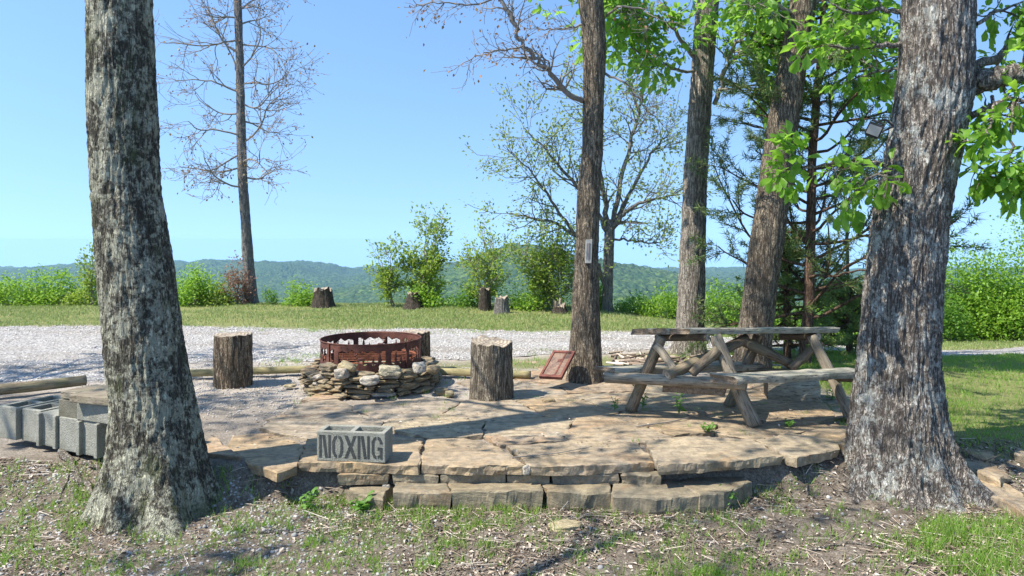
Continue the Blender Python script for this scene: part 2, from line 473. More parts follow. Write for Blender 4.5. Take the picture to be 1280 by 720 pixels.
def m_road():
    q = N('road_gravel')
    c = q.co()
    v = q.voro(38, c, 'F1', 'Color'); vd = q.voro(38, c); n1 = q.noise(1.1, c, 5, .6); n3 = q.noise(120, c, 3, .7)
    b = q.n('SeparateColor'); q.set(b.inputs[0], v)
    col = q.ramp(b.outputs[0], [(0, (.30, .28, .255)), (.5, (.48, .455, .42)), (1, (.66, .635, .59))])
    col = q.mix(q.ramp(n1, [(.4, 0), (.7, .55)]), col, (.40, .36, .31))
    n5 = q.noise(1.0, q.co((.22, 1.7, 1)), 5, .65)
    col = q.mix(q.ramp(n5, [(.5, 0), (.68, .75)]), col, (.30, .25, .185))
    col = q.mix(q.ramp(vd, [(.35, 0), (.75, .7)]), col, (.16, .15, .14))
    return q.done(col, .95, q.bump(q.math('SUBTRACT', n3, vd), .8, .02), .15)


M['road'] = m_road()
tag(mesh_np('gravel_road', np.stack([RX, RY, RZ], -1).reshape(-1, 3), np.stack([ii, ii + 1, ii + 1 + len(rx), ii + len(rx)], 1), M['road'], smooth=True), kind='structure')

# ------------------------------------------------------------------ distant hills
def ridge(xp, Dk, pts, width, z0):
    """crest profile (photo px) at distance Dk -> function of (px, D)"""
    return None


HR = [  # distance, near-side width, far-side width, crest line in photo pixels
    (5200, 2300, 1500, [(-900, 352), (-400, 345), (-120, 346), (0, 340), (60, 336), (105, 335), (160, 338), (215, 331), (260, 328), (325, 326), (372, 329), (410, 335), (445, 343), (500, 350), (600, 352), (800, 356), (1100, 350), (1500, 345), (2200, 350)]),
    (4300, 1700, 1300, [(-900, 390), (300, 385), (420, 352), (470, 343), (505, 338), (540, 333), (580, 331), (640, 334), (760, 345), (900, 352), (1100, 346), (1300, 344), (1700, 350), (2200, 360)]),
    (2300, 1500, 1300, [(-900, 392), (200, 390), (330, 384), (420, 372), (500, 358), (560, 343), (600, 325), (635, 314), (665, 314), (700, 321), (750, 331), (800, 340), (850, 349), (900, 358), (980, 366), (1100, 372), (1400, 360), (2200, 380)]),
    (1000, 700, 900, [(-900, 396), (0, 400), (300, 397), (420, 389), (520, 384), (620, 387), (720, 380), (850, 372), (950, 378), (1200, 385), (2200, 390)]),
]
hp = np.concatenate([np.arange(-900, -40, 8), np.arange(-40, 1000, 1.6), np.arange(1000, 2200, 8)])
hd = np.concatenate([np.geomspace(48, 700, 26), np.linspace(720, 6600, 190)])
HP, HD = np.meshgrid(hp, hd)
HX = (HP - 640) / F * HD
base = -14 - 240 * sstep(40, 900, HD)
HZ = base.copy()
for Dk, wn, wf, pts in HR:
    zc = CH + (YH - np.interp(HP, [p[0] for p in pts], [p[1] for p in pts])) / F * Dk
    wob = 160 * fbm(HX / 700, HD * 0 + Dk, o=3, seed=int(Dk))
    d = HD - Dk + wob * .6
    sh = np.where(d < 0, np.clip(1 + d / wn, 0, 1), np.clip(1 - d / wf, 0, 1))
    sh = sh * sh * (3 - 2 * sh)
    cand = -254 + (zc + 254) * sh
    HZ = np.maximum(HZ, np.where(sh > 0, cand, -1e4))
amp = np.clip((HD - 200) / 1500, 0, 1)
HZ = HZ + amp * (26 * fbm(HX / 300, HD / 420, o=4, seed=71) + 5 * fbm(HX / 34, HD / 34, o=2, seed=72) + 6.5 * np.abs(fbm(HX / 12, HD / 15, o=2, seed=73)))


def m_hill():
    q = N('forest_hillside')
    c = q.co()
    v = q.voro(.075, c, 'F1', 'Color'); vd = q.voro(.075, c); n1 = q.noise(.004, c, 6, .6); n2 = q.noise(.03, c, 4, .6)
    b = q.n('SeparateColor'); q.set(b.inputs[0], v)
    col = q.ramp(b.outputs[0], [(0, (.012, .032, .012)), (.5, (.038, .078, .024)), (1, (.10, .15, .045))])
    col = q.mix(q.ramp(n1, [(.42, 0), (.58, .7)]), col, (.035, .07, .03))
    col = q.mix(q.ramp(n2, [(.5, 0), (.68, .6)]), col, (.10, .135, .045))
    return q.done(col, .95, q.bump(q.math('SUBTRACT', 1.0, vd), 1.0, 7.0), .05)


nx = len(hp)
ii = (np.arange(len(hd) - 1)[:, None] * nx + np.arange(nx - 1)[None]).ravel()
tag(mesh_np('hills', np.stack([HX, HD, HZ], -1).reshape(-1, 3), np.stack([ii, ii + 1, ii + 1 + nx, ii + nx], 1), m_hill(), smooth=True), kind='structure')

# haze box
hz = MB(); hz.box((0, 3290, -128), (7600, 0, 0), (0, 3350, 0), (0, 0, 142))
q = N('air_haze')
pv = q.n('VolumePrincipled'); pv.inputs['Color'].default_value = (.42, .68, 1.0, 1); pv.inputs['Density'].default_value = .62e-4; pv.inputs['Anisotropy'].default_value = .0
q.t.links.new(pv.outputs[0], q.out.inputs['Volume'])
tag(hz.build('haze', q.m), kind='stuff')

# ------------------------------------------------------------------ leaf, grass and pebble scatter
T_NEAR_V = np.array([[0, 0, 0], [.32, 0, -.02], [.62, 0, -.07], [.86, 0, -.16], [1, 0, -.24], [.30, .15, .05], [.62, .27, .03], [.87, .20, -.07], [.30, -.15, .05], [.62, -.27, .03], [.87, -.20, -.07]])
T_NEAR_F = np.array([[0, 1, 5], [1, 2, 6], [1, 6, 5], [2, 3, 7], [2, 7, 6], [3, 4, 7], [0, 8, 1], [1, 9, 2], [1, 8, 9], [2, 10, 3], [2, 9, 10], [3, 10, 4]])
T_FAR_V = np.array([[0, 0, 0], [.5, .30, .10], [1, 0, -.08], [.5, -.30, .10]])
T_FAR_F = np.array([[0, 1, 2], [0, 2, 3]])
T_BLADE_V = np.array([[0, -.5, 0], [0, .5, 0], [.55, .32, .07], [.55, -.32, .07], [1, 0, .28]])
T_BLADE_F = np.array([[0, 1, 2], [0, 2, 3], [3, 2, 4]])
_phi = (1 + 5 ** .5) / 2
T_ICO_V = np.array([(-1, _phi, 0), (1, _phi, 0), (-1, -_phi, 0), (1, -_phi, 0), (0, -1, _phi), (0, 1, _phi), (0, -1, -_phi), (0, 1, -_phi), (_phi, 0, -1), (_phi, 0, 1), (-_phi, 0, -1), (-_phi, 0, 1)]) / 1.902
T_ICO_F = np.array([(0, 11, 5), (0, 5, 1), (0, 1, 7), (0, 7, 10), (0, 10, 11), (1, 5, 9), (5, 11, 4), (11, 10, 2), (10, 7, 6), (7, 1, 8), (3, 9, 4), (3, 4, 2), (3, 2, 6), (3, 6, 8), (3, 8, 9), (4, 9, 5), (2, 4, 11), (6, 2, 10), (8, 6, 7), (9, 8, 1)])


def inst(TV, TF, P, A, Nn, S, jitter=0.0):
    """copies of a template: A axis dir (n,3), Nn rough normal, S (n,) or (n,3) scale"""
    P = np.asarray(P, float); n = len(P)
    A = np.asarray(A, float); A = A / (np.linalg.norm(A, axis=1)[:, None] + 1e-9)
    B = np.cross(Nn, A); B /= np.linalg.norm(B, axis=1)[:, None] + 1e-9
    C = np.cross(A, B)
    S = np.asarray(S, float)
    if S.ndim == 1: S = np.repeat(S[:, None], 3, 1)
    T = np.repeat(TV[None], n, 0)
    if jitter: T = T * (1 + jitter * rng.uniform(-1, 1, T.shape))
    T = T * S[:, None]
    V = P[:, None] + T[:, :, 0:1] * A[:, None] + T[:, :, 1:2] * B[:, None] + T[:, :, 2:3] * C[:, None]
    Fa = TF[None] + (np.arange(n) * len(TV))[:, None, None]
    return V.reshape(-1, 3), Fa.reshape(-1, TF.shape[1])


def rdir(n, zmin=-1.0):
    v = rng.normal(size=(n, 3)); v /= np.linalg.norm(v, axis=1)[:, None]
    if zmin > -1: v[:, 2] = np.abs(v[:, 2]) * (1 if zmin >= 0 else .6)
    return v


def leaves(P, D, size, spread=.8, near=False, droop=.25):
    """leaf at each P pointing roughly along D"""
    n = len(P)
    A = np.asarray(D) + spread * rdir(n); A[:, 2] -= droop
    Nn = rdir(n) * .7 + np.array([0, 0, 1.0])
    return inst(T_NEAR_V if near else T_FAR_V, T_NEAR_F if near else T_FAR_F, P, A, Nn, size * (rng.uniform(.45, 1.25, n) if near else rng.uniform(.65, 1.2, n)), .18 if near else 0)


# ------------------------------------------------------------------ trees
def grow(mb, tips, p, d, L, r, lvl, cfg):
    """one branch and, below it, its children; terminal twigs go to tips as (point, dir)"""
    k = max(3, int(L / cfg.get('seg', .12)) + 2); k = min(k, 12)
    d = np.asarray(d, float) / np.linalg.norm(d)
    pts, dirs = [np.asarray(p, float)], [d]
    w = cfg.get('wander', .22)
    for i in range(k - 1):
        d = d + w * rng.normal(size=3) * .6 + np.array([0, 0, cfg.get('up', .06)])
        d /= np.linalg.norm(d)
        pts.append(pts[-1] + d * L / (k - 1)); dirs.append(d)
    pts = np.array(pts)
    rr = np.linspace(r, max(r * .35, cfg.get('rmin', .002)), k)
    mb.tube(pts, rr, 7 if r > .03 else (5 if r > .008 else 3), cap=False)
    if lvl <= 0:
        for i in range(max(1, int(k * .3)), k): tips.append((pts[i], dirs[i]))
        return
    nb = cfg['nb'][min(lvl - 1, len(cfg['nb']) - 1)]
    for j in range(nb):
        t = rng.uniform(.25, 1.0) if j else 1.0
        i = min(k - 1, int(t * (k - 1)))
        ax = rdir(1)[0]; ax -= ax.dot(dirs[i]) * dirs[i]; ax /= np.linalg.norm(ax) + 1e-9
        an = math.radians(rng.uniform(*cfg.get('ang', (28, 62)))) * (.5 if j == 0 else 1)
        nd = dirs[i] * math.cos(an) + ax * math.sin(an)
        grow(mb, tips, pts[i], nd, L * rng.uniform(*cfg.get('lr', (.45, .75))) * (1.1 - .35 * t), max(rr[i] * .62, cfg.get('rmin', .002)), lvl - 1, cfg)


def limb(mb, tips, P, r0, r1, n, L, lvl, cfg, tmin=.2, flat=1.0):
    """a drawn limb with children along it"""
    P = np.asarray(P, float)
    t = np.linspace(0, 1, max(8, len(P) * 4)); s = np.linspace(0, 1, len(P))
    Q = np.stack([np.interp(t, s, P[:, i]) for i in range(3)], 1)
    for _ in range(2): Q[1:-1] = (Q[:-2] + 2 * Q[1:-1] + Q[2:]) / 4
    Q[1:-1] += .014 * rng.normal(size=Q[1:-1].shape) * min(1, np.linalg.norm(P[-1] - P[0]))
    R = np.linspace(r0, r1, len(Q))
    mb.tube(Q, R, 10 if r0 > .04 else 6, cap=False)
    T = np.gradient(Q, axis=0); T /= np.linalg.norm(T, axis=1)[:, None]
    for j in range(n):
        u = rng.uniform(tmin, 1) if j else 1.0
        i = min(len(Q) - 1, int(u * (len(Q) - 1)))
        ax = rdir(1)[0]; ax -= ax.dot(T[i]) * T[i]; ax[2] *= flat; ax /= np.linalg.norm(ax)
        an = math.radians(rng.uniform(30, 70)) * (.4 if j == 0 else 1)
        grow(mb, tips, Q[i], T[i] * math.cos(an) + ax * math.sin(an), L * rng.uniform(.6, 1.2), max(R[i] * .5, .004), lvl, cfg)
    return Q


def trunk_mesh(name, path, mat, parent, loc, ns=64, nr=160, flare=.0, flare_h=.2, lobes=5, amp=.012, bark=26.0, seed=0, roots=()):
    """path: list of (point, radius) from the ground up; roots: (angle, extra, width)"""
    P = np.array([p for p, r in path]); R = np.array([r for p, r in path])
    s = np.concatenate([[0], np.cumsum(np.linalg.norm(np.diff(P, axis=0), axis=1))])
    u = np.linspace(0, 1, nr) ** 1.15 * s[-1]
    Q = np.stack([np.interp(u, s, P[:, i]) for i in range(3)], 1); r = np.interp(u, s, R)
    for _ in range(6):
        Q[1:-1] = (Q[:-2] + 2 * Q[1:-1] + Q[2:]) / 4; r[1:-1] = (r[:-2] + 2 * r[1:-1] + r[2:]) / 4
    a = np.arange(ns) / ns * 2 * math.pi
    A, U = np.meshgrid(a, u)
    fl = np.exp(-U / flare_h)
    rad = r[:, None] * (1 + flare * fl * (1 + .35 * np.cos(A * lobes + seed)))
    for an, ex, wd in roots:
        dd = np.abs((A - an + math.pi) % (2 * math.pi) - math.pi)
        rad = rad + ex * np.exp(-(dd / wd) ** 2) * np.exp(-U / (flare_h * .9))
    ca, sa = np.cos(A), np.sin(A)
    k = bark
    rr = r[:, None]
    wx = fbm(ca * rr * 6, sa * rr * 6, U * 3, o=2, seed=seed + 9) * .02
    n1 = 1 - np.abs(fbm(ca * rr * k + wx * k, sa * rr * k + wx * k, U * k * .13, o=2, seed=seed))
    n2 = fbm(ca * rr * k * 3.1, sa * rr * k * 3.1, U * k * .7, o=2, seed=seed + 5)
    n3 = fbm(ca * rr * 3, sa * rr * 3, U * 2, o=2, seed=seed + 8)
    rad = rad + amp * (1.3 * (n1 - .6) + .35 * n2) + n3 * rr * .05
    V = np.stack([Q[:, 0:1] + rad * ca, Q[:, 1:2] + rad * sa, Q[:, 2:3] + 0 * rad], -1).reshape(-1, 3)
    i = (np.arange(nr - 1)[:, None] * ns + np.arange(ns)[None]).ravel()
    j = (np.arange(nr - 1)[:, None] * ns + (np.arange(ns)[None] + 1) % ns).ravel()
    return mesh_np(name, V, np.stack([i, j, j + ns, i + ns], 1), mat, parent, smooth=True)


def leafmesh(name, tips, per, size, mat, parent, near=False, spread=.8, scatter=.04, droop=.25, keep=1.0):
    if not tips: return None
    P = np.array([t[0] for t in tips]); D = np.array([t[1] for t in tips])
    if keep < 1:
        m = rng.random(len(P)) < keep; P, D = P[m], D[m]
    P = np.repeat(P, per, 0) + scatter * rng.normal(size=(len(P) * per, 3)); D = np.repeat(D, per, 0)
    V, Fa = leaves(P, D, size, spread, near, droop)
    return mesh_np(name, V, Fa, mat, parent)


def tree(label, cat, pathpx, mat, base_xyz, group=None, name='tree'):
    return empty(name, base_xyz, label, cat, group)


def crown_grow(mb, tips, p, n, L, r, lvl, cfg, tilt=(25, 75), a0=0):
    for k in range(n):
        az = a0 + k * 2.399 + rng.uniform(-.3, .3); el = math.radians(rng.uniform(*tilt))
        d = np.array([math.cos(az) * math.cos(el), math.sin(az) * math.cos(el), math.sin(el)])
        grow(mb, tips, p, d, L * rng.uniform(.8, 1.2), r, lvl, cfg)


OAKC = dict(nb=[5, 5, 4], wander=.22, up=.05, seg=.18, lr=(.45, .7), rmin=.003)

# --- left oak
DL = 4.42
pl = [(G(199, 640, -.27) * 0 + np.array([W(198, 640, DL)[0], DL, -.34]), .33)]
for x, y, w in ((197, 600, 138), (197, 560, 122), (192, 500, 109), (180, 420, 102), (170, 330, 99), (158, 240, 90), (153, 120, 86), (149, 0, 82)):
    pl.append((W(x, y, DL), w * .44 / F * DL))
top = W(146, -60, DL); pl += [(top, .19), (top + [-.05, .05, .7], .175), (top + [-.02, .1, 1.6], .15)]
t = empty('oak_tree', pl[0][0], 'thick mossy oak trunk with pale lichen patches beside the grey cinder blocks', 'tree')
trunk_mesh('trunk', pl, M['oak_left'], t, None, 170, 330, .14, .17, 5, .012, 46, 4, roots=((-1.0, .40, .26), (-1.75, .14, .16), (-2.5, .20, .22), (.1, .16, .2), (-.35, .12, .14), (3.0, .05, .2)))
mb, tips = MB(), []
end = pl[-1][0]
for az_, el_, L_, dz in ((.25, 12, 2.5, .9), (-.35, 30, 2.4, .6), (.55, 40, 2.2, .3), (3.0, 25, 2.2, .7), (3.5, 45, 2.0, .2), (-.1, 60, 2.3, .1), (1.2, 70, 1.8, .05), (.1, 20, 3.3, .4), (-.2, 24, 3.0, .2), (.45, 26, 2.9, .5)):
    grow(mb, tips, end - [0, 0, dz], (math.cos(az_) * math.cos(math.radians(el_)), math.sin(az_) * math.cos(math.radians(el_)), math.sin(math.radians(el_))), L_, .042, 3, OAKC)
mb.build('branches', M['twig'], t, smooth=True)
leafmesh('crown', tips, 1, .08, M['oak_leaf'], t, keep=1.0)

# --- right oak
DR = 4.78
pr = [(np.array([W(1124, 640, DR)[0], DR, -.34]), .40)]
for x, y, w in ((1122, 600, 140), (1121, 560, 124), (1120, 510, 112), (1122, 450, 101), (1127, 370, 96), (1138, 270, 95), (1157, 180, 93), (1167, 120, 92), (1171, 60, 88), (1172, 0, 87)):
    pr.append((W(x, y, DR), w * .45 / F * DR))
top = W(1174, -60, DR); pr += [(top, .215), (top + [.08, .05, .8], .19), (top + [.1, .1, 1.7], .15)]
t = empty('oak_tree', pr[0][0], 'thickest furrowed grey oak trunk with large bright leaves and a floodlight', 'tree')
ROAK = t
trunk_mesh('trunk', pr, M['oak_right'], t, None, 220, 400, .20, .20, 6, .018, 40, 14, roots=((-.72, .50, .2), (-1.9, .16, .2), (3.5, .18, .22), (-1.3, .20, .16), (-2.6, .14, .15), (-.2, .2, .18)))
mb, tips = MB(), []
LC = dict(nb=[3, 3], wander=.28, up=.02, seg=.08, lr=(.45, .75), rmin=.0025)
for P, r0, r1, n, L in (
        ([(1112, 205, 4.72), (1070, 205, 4.6), (1025, 208, 4.5), (992, 212, 4.45)], .016, .006, 9, .2),
        ([(1112, 215, 4.65), (1085, 222, 4.6), (1068, 240, 4.55)], .012, .005, 6, .16),
        ([(1125, 55, 4.8), (1095, 58, 4.75), (1062, 62, 4.7), (1030, 55, 4.7)], .020, .006, 7, .18),
        ([(1128, 15, 4.85), (1095, 12, 4.9), (1065, 18, 4.9), (1040, 5, 4.9)], .018, .006, 7, .18),
        ([(1128, 85, 4.9), (1095, 88, 5.1), (1065, 100, 5.2)], .012, .005, 5, .16),
        ([(1208, 105, 4.78), (1240, 98, 4.72), (1285, 92, 4.65), (1340, 70, 4.6)], .085, .05, 4, .3),
        ([(1212, 92, 4.80), (1245, 70, 4.85), (1290, 42, 4.95), (1340, 10, 5.0)], .035, .015, 6, .3),
        ([(1208, 150, 4.75), (1235, 135, 4.7), (1262, 122, 4.68), (1290, 130, 4.6)], .028, .010, 9, .24),
        ([(1240, 120, 4.72), (1242, 150, 4.6), (1232, 166, 4.5), (1222, 174, 4.45)], .012, .005, 5, .14),
        ([(1270, 105, 4.7), (1268, 150, 4.6), (1262, 190, 4.55), (1258, 205, 4.5)], .012, .005, 9, .2),
        ([(1300, 95, 4.65), (1295, 150, 4.5), (1285, 200, 4.5)], .012, .005, 8, .2),
        ([(1215, 200, 4.75), (1225, 210, 4.7), (1240, 222, 4.6)], .010, .004, 5, .16),
        ([(1220, 30, 4.85), (1250, 12, 4.9), (1285, 0, 4.9)], .016, .006, 9, .24),
):
    mb = MB(); limb(mb, tips, [W(*p) for p in P], r0, r1, n, L, 1, LC, .25); mb.build('branch', M['oak_right'] if r0 > .05 else M['bark_mid'], t, smooth=True)
mb = MB()
vis = list(tips); tips2 = []
end = pr[-1][0]
crown_grow(mb, tips2, end - [0, 0, .1], 5, 2.2, .085, 3, OAKC, (20, 75), 1.4)
mb.build('branches', M['oak_right'], t, smooth=True)
P = np.array([v[0] for v in vis]); D = np.array([v[1] for v in vis])
P = np.repeat(P, 3, 0) + .022 * rng.normal(size=(len(P) * 3, 3)); D = np.repeat(D, 3, 0)
V, Fa = leaves(P, D, .092, .8, True, .3)
P2 = np.array([v[0] for v in tips2]); D2 = np.array([v[1] for v in tips2]); mk = rng.random(len(P2)) < .55
V2, F2 = leaves(np.repeat(P2[mk], 2, 0) + .04 * rng.normal(size=(mk.sum() * 2, 3)), np.repeat(D2[mk], 2, 0), .10, .8, True)
mesh_np('crown', np.concatenate([V, V2]), np.concatenate([Fa, F2 + len(V)]), M['oak_leaf'], t)

# --- mid trunks
def mid_tree(label, pts, D, mat, flare=.18, seed=0, ns=80, top_ext=1.5, amp=.010, bark=34, name='tree', zb=None):
    y0 = pts[0][1]
    path = []
    for i, (x, y, w) in enumerate(pts): path.append((W(x, y, D), w / 2 / F * D))
    b = path[0][0].copy(); b[2] -= .12
    path.insert(0, (b, path[0][1]))
    d = path[-1][0] - path[-3][0]; d /= np.linalg.norm(d)
    path.append((path[-1][0] + d * top_ext, path[-1][1] * .7))
    t = empty(name, b, label, 'tree')
    trunk_mesh('trunk', path, mat, t, None, ns, 200, flare, .14, 5, amp, bark, seed)
    return t, path


HC = dict(nb=[4, 4], wander=.25, up=.02, seg=.12, lr=(.45, .75), rmin=.003)
# A: bare brown trunk with thermometer
DA = 7.25
tA, pA = mid_tree('slim brown trunk with a thermometer and bare budding twigs behind the grey stump',
                  [(731, 474, 44), (731, 450, 40), (732, 400, 34), (733, 330, 29), (736, 250, 28), (741, 180, 26), (742, 120, 26), (744, 60, 28), (738, 0, 30)], DA, M['bark_brown'], .18, 31)
mb, tips = MB(), []
BC = dict(nb=[5, 4], wander=.33, up=.03, seg=.07, lr=(.4, .8), rmin=.0022, ang=(25, 75))
for P, r0, r1, n, L in (
        ([(727, 126, 7.25), (705, 112, 7.1), (685, 88, 7.0), (668, 70, 6.9), (650, 50, 6.85), (643, 30, 6.8), (628, 5, 6.8), (615, -30, 6.8)], .028, .016, 16, .36),
        ([(655, 55, 6.85), (635, 62, 6.7), (605, 66, 6.6), (580, 78, 6.6)], .012, .004, 10, .24),
        ([(730, 30, 7.25), (700, 38, 7.4), (670, 36, 7.4)], .012, .004, 8, .3),
        ([(625, -5, 6.8), (590, 8, 6.7), (555, 3, 6.6), (520, 5, 6.6)], .010, .004, 9, .24),
        ([(757, 92, 7.25), (785, 105, 7.1), (800, 128, 7.0), (818, 145, 7.0)], .014, .005, 8, .3),
        ([(758, 20, 7.25), (775, 8, 7.0), (800, 10, 7.0), (825, 25, 6.9)], .014, .006, 5, .3)):
    mb = MB(); limb(mb, tips, [W(*p) for p in P], r0, r1, int(n * 1.5), L, 1, BC, .12); mb.build('branch', M['twig'], tA, smooth=True)
mb = MB()
crown_grow(mb, tips, pA[-1][0] - [0, 0, .2], 4, 1.6, .05, 2, BC, (20, 70))
mb.build('branches', M['twig'], tA, smooth=True)
leafmesh('crown', tips, 1, .04, M['bud'], tA, keep=.5)
# B
DB = 9.1
tB, pB = mid_tree('straight pale brown trunk behind the left end of the picnic table',
                  [(861, 438, 42), (862, 420, 36), (864, 380, 33), (866, 300, 30), (869, 220, 28), (876, 120, 28), (881, 50, 28), (885, 0, 27)], DB, M['bark_mid'], .15, 47)
mb, tips = MB(), []
for P, r0, r1, n, L in (
        ([(866, 70, 9.1), (850, 45, 8.8), (825, 22, 8.5), (790, 15, 8.3), (757, 12, 8.2)], .03, .010, 11, .55),
        ([(868, 95, 9.1), (845, 85, 8.8), (815, 80, 8.6), (790, 60, 8.5)], .022, .008, 9, .5),
        ([(893, 130, 9.1), (905, 90, 8.9), (920, 50, 8.8), (950, 38, 8.7), (985, 35, 8.7)], .032, .010, 10, .5),
        ([(900, 100, 9.0), (915, 72, 8.8), (945, 64, 8.7), (982, 68, 8.7)], .022, .008, 8, .42),
        ([(898, 112, 9.0), (925, 110, 8.7), (950, 105, 8.6), (965, 118, 8.6)], .018, .007, 8, .4),
        ([(880, -10, 9.1), (850, -25, 8.9), (800, -30, 8.7), (765, -15, 8.6)], .03, .01, 9, .55),
        ([(890, -20, 9.1), (920, -40, 8.9), (960, -20, 8.7)], .03, .01, 9, .5)):
    mb = MB(); limb(mb, tips, [W(*p) for p in P], r0, r1, int(n * 1.4), L, 1, HC, .3); mb.build('branch', M['twig'], tB, smooth=True)
mb = MB()
crown_grow(mb, tips, pB[-1][0] - [0, 0, .2], 2, 1.6, .05, 2, HC, (20, 70))
mb.build('branches', M['twig'], tB, smooth=True)
leafmesh('crown', tips, 4, .125, M['hick_leaf'], tB, True, .9, .07, .3)
# C
DC = 7.6
tC, pC = mid_tree('leaning brown trunk rising behind the middle of the picnic table',
                  [(938, 470, 50), (941, 440, 44), (946, 400, 42), (952, 350, 40), (962, 280, 40), (972, 200, 39), (981, 140, 37), (991, 80, 34), (1000, 30, 31), (1004, 0, 30)], DC, M['bark_brown'], .12, 63)
mb, tips = MB(), []
for P, r0, r1, n, L in (
        ([(1003, 88, 7.6), (1030, 68, 7.5), (1060, 62, 7.4), (1105, 72, 7.3)], .035, .012, 9, .42),
        ([(1010, 75, 7.6), (1035, 60, 7.8), (1070, 85, 7.9), (1095, 100, 8.0)], .02, .008, 8, .4),
        ([(1008, 10, 7.6), (1040, -10, 7.5), (1080, -5, 7.4)], .03, .01, 9, .45),
        ([(997, 20, 7.6), (970, 5, 7.5), (935, 5, 7.4)], .02, .008, 8, .4)):
    mb = MB(); limb(mb, tips, [W(*p) for p in P], r0, r1, int(n * 1.4), L, 1, HC, .25); mb.build('branch', M['twig'], tC, smooth=True)
mb = MB()
crown_grow(mb, tips, pC[-1][0] - [0, 0, .2], 2, 1.6, .05, 2, HC, (20, 70))
mb.build('branches', M['twig'], tC, smooth=True)
leafmesh('crown', tips, 3, .12, M['hick_leaf'], tC, True, .9, .06, .3)

# --- bare tree on the far lawn
DE = 16.0
pts = [(314, 384, 22), (313, 372, 17), (311, 340, 14.5), (308, 290, 12), (303, 220, 11.5), (301, 150, 10.5), (300, 80, 9.5), (297, 0, 9)]
tE, pE = mid_tree('tall nearly leafless tree at the far lawn edge behind the left stump', pts, DE, M['bark_far'], .3, 77, 40, 2.4, .010, 26)
mb, tips = MB(), []
EC = dict(nb=[7, 7], wander=.30, up=.03, seg=.13, lr=(.38, .75), rmin=.0042, ang=(25, 70))
for k in range(22):
    y = 236 - k * 11.8 + rng.uniform(-5, 5)
    u = np.interp(-y, [-384, -290, -220, -150, -80, 0, 60], [314, 308, 303, 301, 300, 297, 296])
    side = 1 if k % 2 else -1
    az = rng.uniform(-.9, .9) + (0 if side > 0 else math.pi)
    L = (.75 + .95 * rng.random()) * (1.0 if y > 20 else .85)
    el = math.radians(rng.uniform(-25, 30) if y > 150 else rng.uniform(-12, 45))
    grow(mb, tips, W(u, y, DE), (math.cos(az) * math.cos(el), math.sin(az) * math.cos(el), math.sin(el)), L * 1.08, .024, 2, EC)
mb.build('branches', M['twig'], tE, smooth=True)
leafmesh('crown', tips, 1, .065, M['bud'], tE, keep=.5)

# --- pale leafing tree behind A
DF = 15.0
tF, pF = mid_tree('small pale leafing tree with forked grey limbs on the far lawn edge',
                  [(759, 402, 18), (759, 390, 14), (760, 350, 13), (761, 310, 13), (762, 292, 13)], DF, M['bark_far'], .25, 91, 36, .3, .008, 26)
mb, tips = MB(), []
FC = dict(nb=[5, 5], wander=.28, up=.06, seg=.16, lr=(.4, .75), rmin=.0055, ang=(25, 65))
for P, r0, r1, n, L in (
        ([(759, 372, 15), (752, 340, 14.8), (738, 318, 14.6), (718, 292, 14.4), (690, 277, 14.3), (660, 270, 14.2), (636, 267, 14.2)], .06, .014, 10, .75),
        ([(762, 292, 15), (775, 272, 14.8), (790, 258, 14.6), (815, 248, 14.5), (850, 243, 14.4)], .06, .015, 9, .75),
        ([(761, 295, 15), (756, 250, 15), (748, 200, 15), (742, 150, 15), (735, 110, 15)], .065, .014, 12, .8),
        ([(763, 290, 15), (775, 230, 15.2), (790, 175, 15.3), (800, 130, 15.4), (808, 105, 15.4)], .06, .014, 12, .8),
        ([(762, 292, 15), (790, 235, 15.4), (815, 190, 15.6), (838, 165, 15.7)], .05, .012, 10, .75),
        ([(760, 292, 15), (738, 250, 14.8), (705, 215, 14.6), (680, 185, 14.5), (655, 160, 14.5)], .05, .012, 11, .75),
        ([(718, 292, 14.4), (690, 250, 14.2), (665, 215, 14.1), (640, 190, 14.1)], .035, .010, 10, .7),
        ([(762, 300, 15), (790, 300, 14.9), (815, 305, 14.8), (830, 300, 14.7)], .03, .010, 7, .5)):
    mb = MB(); limb(mb, tips, [W(*p) for p in P], r0, r1, int(n * 1.5), L, 1, FC, .15); mb.build('branch', M['bark_far'], tF, smooth=True)
leafmesh('crown', tips, 5, .075, M['young_leaf'], tF, False, .9, .09, .1)

# --- pine behind the table
def pine(label, pts, D, nb, Lmax, ytop, ybot, seed, mat, needle_len, dens, name='pine_tree', droop=0.0):
    t, p = mid_tree(label, pts, D, M['bark_pine'], .12, seed, 32, .8, .006, 40, name)
    mb, tips = MB(), []
    xs_, ys_ = [q[0] for q in pts], [q[1] for q in pts]
    cfg = dict(nb=[6], wander=.2, up=.05, seg=.10, lr=(.3, .55), rmin=.003, ang=(25, 60))
    for k in range(nb):
        y = ybot + (ytop - ybot) * (k + rng.random() * .6) / nb
        x = np.interp(-y, [-v for v in ys_], xs_)
        az = k * 2.399 + rng.uniform(-.4, .4); el = math.radians(rng.uniform(-8, 20) - droop)
        L = Lmax * rng.uniform(.6, 1.1) * (1 - .45 * (k / nb))
        grow(mb, tips, W(x, y, D), (math.cos(az) * math.cos(el), math.sin(az) * math.cos(el), math.sin(el)), L, .02, 1, cfg)
    mb.build('branches', M['bark_pine'], t, smooth=True)
    P = np.array([v[0] for v in tips]); Dd = np.array([v[1] for v in tips])
    P = np.repeat(P, dens, 0); Dd = np.repeat(Dd, dens, 0)
    A = Dd * .6 + rdir(len(P)) * .85
    V, Fa = inst(np.array([[0, -.5, 0], [0, .5, 0], [1, 0, .04]]), np.array([[0, 1, 2]]), P + .02 * rng.normal(size=P.shape), A, rdir(len(P)),
                 np.stack([needle_len * rng.uniform(.7, 1.2, len(P)), np.full(len(P), .011), np.full(len(P), needle_len)], 1))
    mesh_np('crown', V, Fa, mat, t)
    return t


